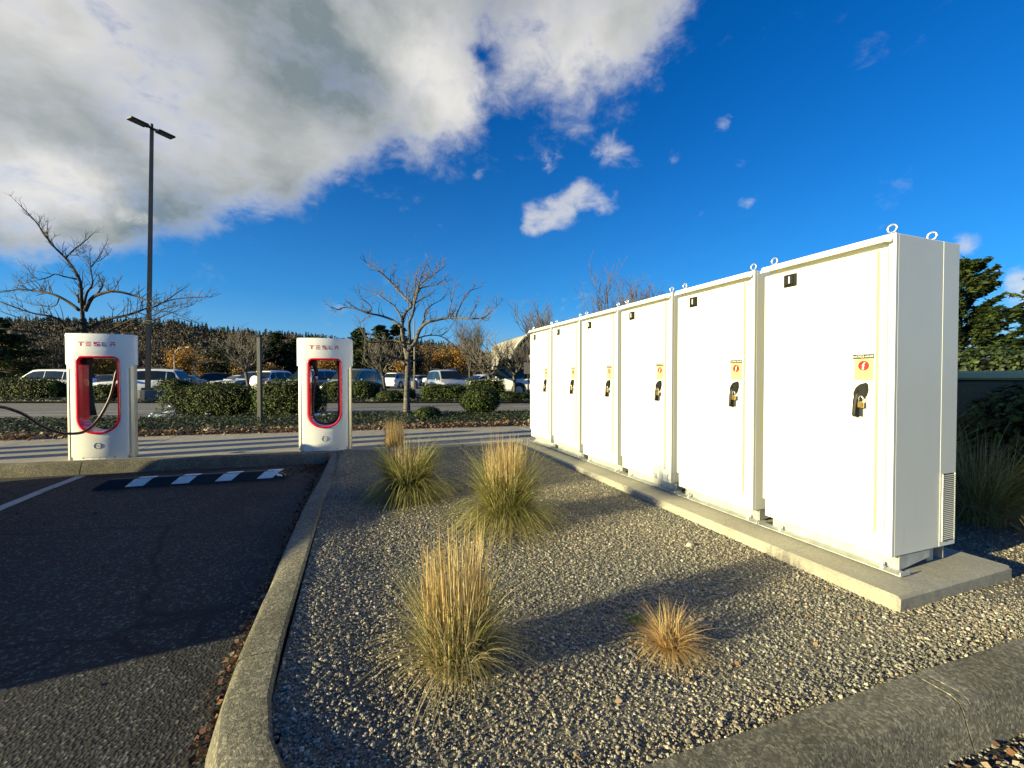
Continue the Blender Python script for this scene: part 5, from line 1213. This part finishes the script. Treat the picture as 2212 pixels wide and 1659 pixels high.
def make_car(kind, col, label, group='cars in the lot beyond the street', rack=False, spare=False, soft=False):
    L_, W, H, belt, hz, cx, rf_, rr_, tx, deck, gc, wr = CT[kind]; hl = L_/2; w = W/2
    t = thing('parked_'+{'suv': 'suv', 'sedan': 'sedan', 'hatch': 'hatchback', 'minivan': 'minivan', 'wagon': 'wagon', 'jeep': 'off_roader', 'pickup': 'pickup'}[kind], (0, 0, 0), 0, label, {'pickup': 'pickup truck', 'minivan': 'minivan'}.get(kind, 'car'), group)
    pm = PAINTS[col]
    def ring(x, zb, zt, wd):
        zm = zb+(zt-zb)*.55
        pts = [(-wd*.90, zb), (-wd, zb+.10), (-wd*1.0, zm), (-wd*.975, zt-.09), (-wd*.90, zt-.01), (-wd*.5, zt+.012), (wd*.5, zt+.012), (wd*.90, zt-.01), (wd*.975, zt-.09), (wd, zm), (wd, zb+.10), (wd*.90, zb)]
        return [(x, y, z) for y, z in pts]
    box = kind in ('jeep', 'pickup')
    dz = deck or belt
    st_ = [(hl, gc+.18, hz-.28, w*.78), (hl-.05, gc+.06, hz-.16, w*.88), (hl-.30, gc, hz-.05, w*.96), (hl-.9, gc, hz, w), (cx+.05, gc, belt-.01, w), (0, gc, belt, w), (tx+.3, gc, dz if deck else belt, w), (-hl+.35, gc, dz, w*.98), (-hl+.06, gc+.05, dz-.06, w*.92), (-hl, gc+.16, dz-.18, w*.84)]
    if box: st_[0] = (hl, gc+.1, hz-.06, w*.9); st_[1] = (hl-.05, gc+.02, hz-.02, w*.93); st_[-1] = (-hl, gc+.1, belt-.03, w*.94); st_[-2] = (-hl+.05, gc+.04, belt, w*.96)
    mb = MB(); mb.loft([ring(*s) for s in st_]); body = mb.build('body', pm, t); auto_smooth(body, 38)
    wb, wt = w*.90, w*(.72 if not box else .84)
    def cring(x, zb, zt, a, b): return [(x, y, z) for y, z in ((-a, zb), (-b, zt-.07), (-b*.86, zt), (0, zt+.02), (b*.86, zt), (b, zt-.07), (a, zb))]
    cs = [(cx+.02, belt-.03, belt+.0, wb, wb*.97), (rf_, belt-.03, H-.06, wb, wt), (rf_-.3, belt-.03, H-.01, wb, wt), ((rf_+rr_)/2-.2, belt-.03, H, wb, wt), (rr_, belt-.03, H-.06, wb, wt*.98), (tx, (dz if deck else belt)-.05, (dz if deck else belt)+.01, wb*.96, wb*.9)]
    mb = MB(); mb.loft([cring(*s) for s in cs]); o = mb.build('cabin', TRIM if soft else pm, t); auto_smooth(o, 38)
    def topz(x):
        for a, b in zip(cs[:-1], cs[1:]):
            if b[0] <= x <= a[0]: f = (a[0]-x)/(a[0]-b[0]); return a[2]+(b[2]-a[2])*f, a[4]+(b[4]-a[4])*f
        return H, wt
    def side(x, f, s):       # f: height fraction of the glass band
        zt, tw = topz(x); z0 = belt+.03; z1 = max(zt-.11, z0+.01); z = z0+(z1-z0)*f
        yy = wb+(tw-wb)*min(1, (z-(belt-.03))/max(.05, (zt-.07)-(belt-.03))); return (x, s*(yy+.012), z)
    splits = [cx-.22, (cx+tx)/2+.12, (rr_+tx)/2+.55 if kind not in ('sedan', 'pickup') else tx+.28, tx+.20 if kind not in ('sedan', 'pickup') else None]
    splits = [x for x in splits if x is not None]
    for s in (-1, 1):
        for a, b in zip(splits[:-1], splits[1:]):
            if a-b < .25: continue
            k = 4; top = [side(a-.03-(a-b-.06)*i/k, 1, s) for i in range(k+1)]; bot = [side(a-.03-(a-b-.06)*i/k, 0, s) for i in range(k+1)]
            mb = MB(); mb.add(bot+top, [(i, i+1, k+2+i, k+1+i) for i in range(k)]); mb.build('side_window', GLASS, t, fix=False)
        mb = MB(); mb.box((cx-.32, s*(w+.09), belt+.06), (.12, .18, .13), 0, None, .03); mb.build('wing_mirror', pm, t)
        mb = MB(); mb.box((hl-.10, s*w*.68, hz-.24 if not box else hz-.28), (.16, .36 if not box else .22, .13 if not box else .22), 0, None, .03); mb.build('headlight', LAMP, t)
        mb = MB(); mb.box((-hl+.06, s*w*.78, dz-.22), (.10, .22 if kind != 'sedan' else .36, .34 if kind != 'sedan' else .14), 0, None, .02); mb.build('tail_light', TAIL, t)
    e = .014
    def quad(xa, za, ya, xb, zb_, yb, nm, off):
        mb = MB(); mb.add([(xa+off, -ya, za+e), (xa+off, ya, za+e), (xb+off, yb, zb_+e), (xb+off, -yb, zb_+e)], [(0, 1, 2, 3)]); mb.build(nm, GLASS, t, fix=False)
    f0, f1 = .12, .93; lx = lambda f: cx+.02+(rf_-cx-.02)*f; lz = lambda f: belt+(H-.06-belt)*f
    quad(lx(f0), lz(f0), wb*.9, lx(f1), lz(f1), wt*.92, 'windscreen', .012)
    zr = dz if deck else belt; mx = lambda f: tx+(rr_-tx)*f; mz = lambda f: zr+.01+(H-.06-zr-.01)*f
    quad(mx(.15), mz(.15), wb*.84, mx(.88), mz(.88), wt*.88, 'rear_window', -.014)
    mb = MB(); mb.box((hl-.02, 0, hz-.34 if not box else hz-.30), (.05, W*.46, .16), 0, None, .01); mb.build('grille', TRIM, t)
    mb = MB(); mb.box((hl+.0, 0, gc+.20), (.10, W*.80, .16), 0, None, .03); mb.build('front_bumper', TRIM if box else pm, t)
    mb = MB(); mb.box((-hl-.0, 0, gc+.20), (.10, W*.84, .18), 0, None, .03); rb = mb.build('rear_bumper', TRIM if box else pm, t)
    mb = MB(); mb.box((-hl-.02-(0), 0, dz-.38), (.06, .32, .14)); mb.build('number_plate', PLATE, t)
    for x in (hl-.88, -hl+.95):
        for s in (-1, 1):
            mb = MB(); mb.cyl((x, s*(w-.09), wr+.03), wr+.075, .205, 20, 'Y'); mb.build('wheel_arch', TRIM, t)
            mb = MB(); mb.cyl((x, s*(w-.095), wr), wr, .22, 20, 'Y'); wl = mb.build('wheel', TYRE, t); mb = MB(); mb.cyl((x, s*(w-.09), wr), wr*.64, .225, 14, 'Y')
            for k in range(5): a = 2*math.pi*k/5; mb.box((x+math.cos(a)*wr*.35, s*(w+.02), wr+math.sin(a)*wr*.35), (.05, .02, wr*.5), 0, rotm('Y', a+math.pi/2))
            mb.build('rim', RIM, wl)
    if rack:
        for s in (-1, 1):
            mb = MB(); mb.tube([(rf_-.2, s*wt*.86, H+.0), (rf_-.35, s*wt*.86, H+.07), (rr_+.2, s*wt*.86, H+.07), (rr_+.05, s*wt*.86, H-.0)], .018, 6); mb.build('roof_rail', TRIM, t)
    if spare:
        mb = MB(); mb.cyl((-hl-.10, .1, .98), .36, .20, 24, 'X'); mb.build('spare_wheel_cover', pm, t)
    return t
cars = []
def car(proto, px, d, heading, label, col=None):
    o = proto if not proto.get('used') else copy_tree(proto)
    if 'used' in o: del o['used']
    proto['used'] = 1
    o.location = gpos(px, d, 0); o.rotation_euler = (0, 0, -YAW+heading); o['label'] = label; cars.append(o)
    return o
# heading: 0 = pointing right in the picture, pi = left, -pi/2 = towards the camera
NA = -math.pi/2
P_ = {}
def proto(kind, col, **k):
    key = (kind, col, tuple(k.items()))
    if key not in P_: P_[key] = make_car(kind, col, 'x', **k)
    return P_[key]
car(proto('wagon', 'white'), 108, 28, R(180), 'white wagon side on behind the far left hedge')
car(proto('suv', 'white', rack=True), 312, 25.5, R(196), 'white four wheel drive wagon behind the lamp pole, nose to the left')
car(proto('sedan', 'dark'), 222, 36, R(180), 'dark car glimpsed through post 1B behind the white one')
car(proto('suv', 'black', rack=True), 450, 50, R(225), 'black suv facing left and towards the viewer, left of the white sedan')
car(proto('sedan', 'white'), 508, 45, R(245), 'white sedan with dark windscreen left of the grey square post')
car(proto('hatch', 'dark'), 414, 58, R(90), 'dark car with red tail lights left of the black suv')
car(proto('sedan', 'grey'), 386, 44, R(200), 'grey car peeping out behind the white four wheel drive')
car(proto('suv', 'grey'), 546, 38, R(250), 'grey suv directly behind the grey square post')
car(proto('sedan', 'black'), 574, 46, R(90), 'black car just right of the grey square post')
car(proto('suv', 'white', spare=True), 606, 33, R(80), 'white suv seen from behind with a white spare wheel cover')
car(proto('suv', 'silver', rack=True), 668, 26.5, R(255), 'silver suv with roof rack seen through post 1A')
car(proto('hatch', 'white'), 722, 55, R(90), 'small white car visible in the right part of the opening of post 1A')
car(proto('minivan', 'green'), 766, 27, R(262), 'sage grey minivan with a large windscreen right of post 1A')
car(proto('sedan', 'silver'), 817, 48, R(93), 'silver car seen from behind, left of the small bare tree trunk')
car(proto('hatch', 'white'), 848, 58, R(97), 'white hatchback right of the small bare tree trunk, seen from behind')
car(proto('suv', 'white'), 866, 47, R(70), 'white suv half hidden by the pale tree trunk')
car(proto('hatch', 'silver'), 914, 60, R(60), 'silver hatchback just right of the thin lamp pole')
car(proto('pickup', 'white'), 946, 52, R(80), 'white pickup peeking out left of the silver minivan')
car(proto('minivan', 'silver', rack=True), 964, 30.5, R(297), 'silver minivan facing the viewer above the clipped hedge')
car(proto('sedan', 'black'), 1028, 44, R(200), 'black sedan right behind the silver minivan')
car(proto('sedan', 'white'), 1030, 34, R(215), 'white car nose showing between the minivan and the off-roader')
car(proto('jeep', 'white', soft=True), 1082, 28.0, R(178), 'white off-roader with a black soft top, in front of the building')
car(proto('sedan', 'dark'), 900, 72, R(120), 'dark far car near the thin lamp pole'); car(proto('sedan', 'silver'), 880, 80, R(90), 'farthest silver car behind the pale trunk'); car(proto('hatch', 'grey'), 797, 66, R(90), 'grey car far back just right of the sage minivan')
for o in P_.values():
    if 'used' in o: del o['used']
for o in cars:
    if 'used' in o: del o['used']
# cars being charged, left of the picture: their shadows fall on the bay
for i, (x, y, h_) in enumerate(((-4.93, 4.30, -90), (-8.3, 4.0, -90))):
    c = copy_tree(P_[('suv', 'black', (('rack', True),))]); c.location = (x, y, 0); c.rotation_euler = (0, 0, R(h_)); c['label'] = ('black suv charging at post 1B just beyond the left edge of the picture', 'black suv in the second bay beyond the left edge of the picture')[i]; c['group'] = 'cars in the charging bays'

# ============================================================ BUILDING
def building():
    b = gpos(1190, 60, 0); t = thing('white_building', b, -YAW, 'white sided building with a dark arched canopy behind the bare trees', 'building')
    SID = Mat('white_siding'); P_inputs(SID.b, Roughness=.7); SID.b.inputs['Base Color'].default_value = (.5, .47, .41, 1); SID = SID.m
    k = 60/FP
    def X(px): return (px-1190)*k
    def Z(py): return CAMH+(814-py)*k
    # gable of boards under a curved roof
    mb = MB(); mb.box((X(1150)+8, 4, Z(800)/2+.0), (X(1600)-X(1068), 8, Z(745))) if False else None
    roof = lambda px: Z(748-max(0, (px-1060))*.36+max(0, px-1060)**2*.0004)
    n = 30; x0, x1 = 1062, 1600
    for i in range(24):
        z0 = i*.34; z1 = z0+.33
        # left end follows the roofline
        xs_ = [x for x in range(x0, x1, 6) if roof(x) > z1]
        if not xs_: continue
        xa, xb = X(xs_[0]), X(xs_[-1]); mb = MB()
        mb.add([(xa, -.03, z0), (xb, -.03, z0), (xb, .0, z1), (xa, .0, z1), (xa, .1, z0), (xb, .1, z0), (xb, .1, z1), (xa, .1, z1)], [(0, 1, 2, 3), (7, 6, 5, 4), (0, 4, 5, 1), (3, 2, 6, 7), (0, 3, 7, 4), (1, 5, 6, 2)])
        mb.build('siding_board', SID, t, fix=False)
    mb = MB(); top = [(X(x), roof(x)) for x in range(x0, x1+1, 12)]; nn = len(top)
    vs = [(x, .12, z) for x, z in top]+[(x, 14, z) for x, z in top]+[(x, .12, 0) for x, z in top]; mb.add(vs, [(i, i+1, nn+i+1, nn+i) for i in range(nn-1)]+[(i, i+1, 2*nn+i+1, 2*nn+i) for i in range(nn-1)]); mb.build('roof', SID, t)
    # dark barrel canopy sticking out towards the street
    mb = MB(); arc = [(1103, 781), (1110, 765), (1120, 748), (1132, 735), (1146, 727), (1165, 722), (1200, 722)]
    vs = [(X(x), -3.5, Z(y)) for x, y in arc]+[(X(x)+.0, 0, Z(y)) for x, y in arc]; m = len(arc); mb.add(vs, [(i, i+1, m+i+1, m+i) for i in range(m-1)])
    vs2 = [(X(x), -3.5, Z(y)) for x, y in arc]+[(X(1200), -3.5, Z(781))]; mb.add(vs2, [tuple(range(m+1))]); mb.add([(v[0], -3.4, v[2]) for v in vs2], [tuple(range(m+1))[::-1]])
    mb.build('arched_canopy', simple('canopy_dark', (.04, .03, .025), .8, 0, .3, 2), t, fix=False)
    mb = MB(); mb.tube([(X(x)-.1, -3.6, Z(y)+.15) for x, y in arc], .16, 6); mb.build('canopy_rim', simple('rim_pale', (.5, .47, .42), .6), t)
    vs, fs = text_mesh('IM', 1.0); mb = MB(); mb.add([(X(1147)+v.x, -3.56, Z(756)+v.y) for v in vs], fs); mb.build('sign_lettering', PRINTWHT, t, fix=False)
    vs, fs = text_mesh('M', 2.4); mb = MB(); mb.add([(X(1152)+v.x, -3.56, Z(768)+v.y) for v in vs], fs); mb.build('sign_lettering', PRINTWHT, t, fix=False)
    for x in (1137, 1146): mb = MB(); mb.box((X(x), -3.0, Z(822)/2+1.2), (.5, .5, 3.0)); mb.build('column', simple('column_cream', (.6, .52, .4), .7), t)
    mb = MB(); mb.box((X(1115), -.12, 1.2), (1.6, .1, 2.4)); w_ = mb.build('window', GLASS, t); mb = MB(); mb.box((X(1115), -.16, 2.5), (1.9, .12, .12)); mb.build('lintel', PRINTWHT, w_)
building()

# ============================================================ HILLS AND FAR WOODS
ridge = [(-700, 690), (-300, 688), (0, 694), (200, 694), (290, 697), (350, 697), (400, 703), (480, 716), (560, 722), (640, 727), (700, 734), (740, 740), (820, 742), (880, 741), (930, 744), (960, 748), (1000, 760), (1060, 775), (1150, 792), (1400, 800), (2500, 804)]
def rpy(px):
    for a, b in zip(ridge[:-1], ridge[1:]):
        if a[0] <= px <= b[0]: return a[1]+(b[1]-a[1])*(px-a[0])/(b[0]-a[0])
    return 804
HD0, HD1 = 170., 420.
def hill_pt(px, f):
    d = HD0+(HD1-HD0)*f; z1 = (814-rpy(px)-10)/FP*HD1+CAMH; z = -1+(z1+1)*(f**1.1)
    r = ray(px, 814); return Vector((r.x*d, r.y*d, z))
mb = MB(); nx, nf = 60, 10; vs = []
for i in range(nx+1):
    for j in range(nf+2):
        px = -700+3200*i/nx
        vs.append(hill_pt(px, j/nf) if j <= nf else hill_pt(px, 1)+Vector((ray(px, 814).x*150, ray(px, 814).y*150, -60)))
mb.add(vs, [(i*(nf+2)+j, (i+1)*(nf+2)+j, (i+1)*(nf+2)+j+1, i*(nf+2)+j+1) for i in range(nx) for j in range(nf+1)]); o = mb.build('hills', simple('hill_floor', (.035, .03, .02), 1), None, True, fix=False); struct(o)
def forest(name, label, n, kind, mat, pxr, fr, hr, seed, wfun=None, per=26):
    rg2 = np.random.default_rng(seed); Vs = []; k = 0
    for i in range(n):
        px = rg2.uniform(*pxr); f = rg2.uniform(fr[0], fr[1]); p = np.array(hill_pt(px, f)); h = rg2.uniform(*hr)
        if kind == 'cone':
            m = per; z = rg2.uniform(.05, 1, m)**.9; a = rg2.uniform(0, 6.28, m); r = h*.20*(1-z)**.8*rg2.uniform(.5, 1.1, m)
            P = p+np.c_[r*np.cos(a), r*np.sin(a), z*h]; N_ = np.c_[np.cos(a)*.8, np.sin(a)*.8, np.full(m, .7)]; s = h*(.10+.14*(1-z))
            A = np.c_[np.cos(a), np.sin(a), np.full(m, -.6)]
            V, F = leaf_quads(P, N_, s, rg2, .42, A)
            # pointed leader
        else:
            m = per; d = unit(rg2.normal(size=(m, 3))); P = p+np.array([0, 0, h*.58])+d*np.array([h*.33, h*.33, h*.42])*rg2.uniform(.55, 1, (m, 1)); V, F = leaf_quads(P, rg2.normal(size=(m, 3)), h*rg2.uniform(.06, .13, m), rg2, .4)
        Vs.append(V)
        if kind == 'cone':
            q = h*.05; Vs.append(np.array([p+[-q, 0, h*.55], p+[q, 0, h*.55], p+[q*.15, 0, h*1.04], p+[-q*.15, 0, h*1.04]])); Vs.append(np.array([p+[0, -q, h*.55], p+[0, q, h*.55], p+[0, q*.15, h*1.04], p+[0, -q*.15, h*1.04]]))
    V = np.concatenate(Vs); F = np.arange(len(V)).reshape(-1, 4); o = link(name, np_mesh(name, V, F, mat)); o['kind'] = 'stuff'; tag(o, label, 'forest'); return o
forest('hill_forest', 'dark conifer forest along the ridge of the far hills', 1500, 'cone', leafmat('forest_dark', [(.016, .03, .014), (.028, .048, .02), (.045, .068, .028)], .8, 0), (-300, 1250), (.78, 1.02), (5, 11), 5, per=44)
forest('hill_forest', 'dark conifers mixed on the face of the far hills', 650, 'cone', bpy.data.materials['forest_dark'], (-300, 1250), (.1, .8), (6, 12), 6, per=40)
forest('hill_woods', 'brown leafless woods covering the face of the far hills', 1900, 'ball', WOOD_FAR, (-300, 1250), (.0, .85), (7, 13), 7, per=80)
forest('hill_woods', 'orange and golden trees dotted among the far woods', 80, 'ball', LEAF_ORANGE, (0, 1100), (.3, 1.0), (6, 11), 8, per=60)
# nearer brown wood behind the lot on the left
def near_wood():
    rg2 = np.random.default_rng(12); rg_ = random.Random(12); tm = MB(); Vs = []
    for i in range(95):
        px = rg2.uniform(-60, 640); d = rg2.uniform(85, 120); b = gpos(px, d, 0); top = 735+rg2.uniform(-6, 30)+(12 if px > 350 else -25+(px/350)*25); h = CAMH+(814-top)/FP*d
        if px > 380: h *= .8
        tm.tube([b, b+Vector((0, 0, h*.5)), b+Vector((rg_.uniform(-.5, .5), 0, h*.95))], [.22, .14, .04], 4, cap=False)
        for k in range(16):
            z = rg_.uniform(.2, .85)*h; a = rg_.uniform(0, 6.28); l = h*.28*rg_.uniform(.5, 1); tm.tube([b+Vector((0, 0, z)), b+Vector((math.cos(a)*l*.5, math.sin(a)*l*.5, z+l*.5)), b+Vector((math.cos(a)*l*.8, math.sin(a)*l*.8, z+l*1.1))], [.07, .05, .025], 3, cap=False)
        m = 420; dd = unit(rg2.normal(size=(m, 3))); P = np.array(b)+np.array([0, 0, h*.55])+dd*np.array([h*.30, h*.30, h*.46])*rg2.uniform(.3, 1, (m, 1))**.6
        A = dd+np.array([0, 0, 1.0]); V, F = leaf_quads(P, rg2.normal(size=(m, 3)), rg2.uniform(.5, 1.3, m), rg2, .10, A); Vs.append(V)
    o = tm.build('brown_wood', [BARK_TWIG], None, False, fix=False); o['kind'] = 'stuff'; tag(o, 'grey brown trunks of the bare wood behind the lot at left', 'wood')
    V = np.concatenate(Vs); F = np.arange(len(V)).reshape(-1, 4); o = link('brown_wood', np_mesh('brown_wood', V, F, leafmat('twig_haze', [(.06, .045, .032), (.10, .08, .055), (.15, .11, .07), (.09, .085, .05)], .9, 0))); o['kind'] = 'stuff'; tag(o, 'haze of brown twigs of the bare wood behind the lot at left', 'wood')
near_wood()
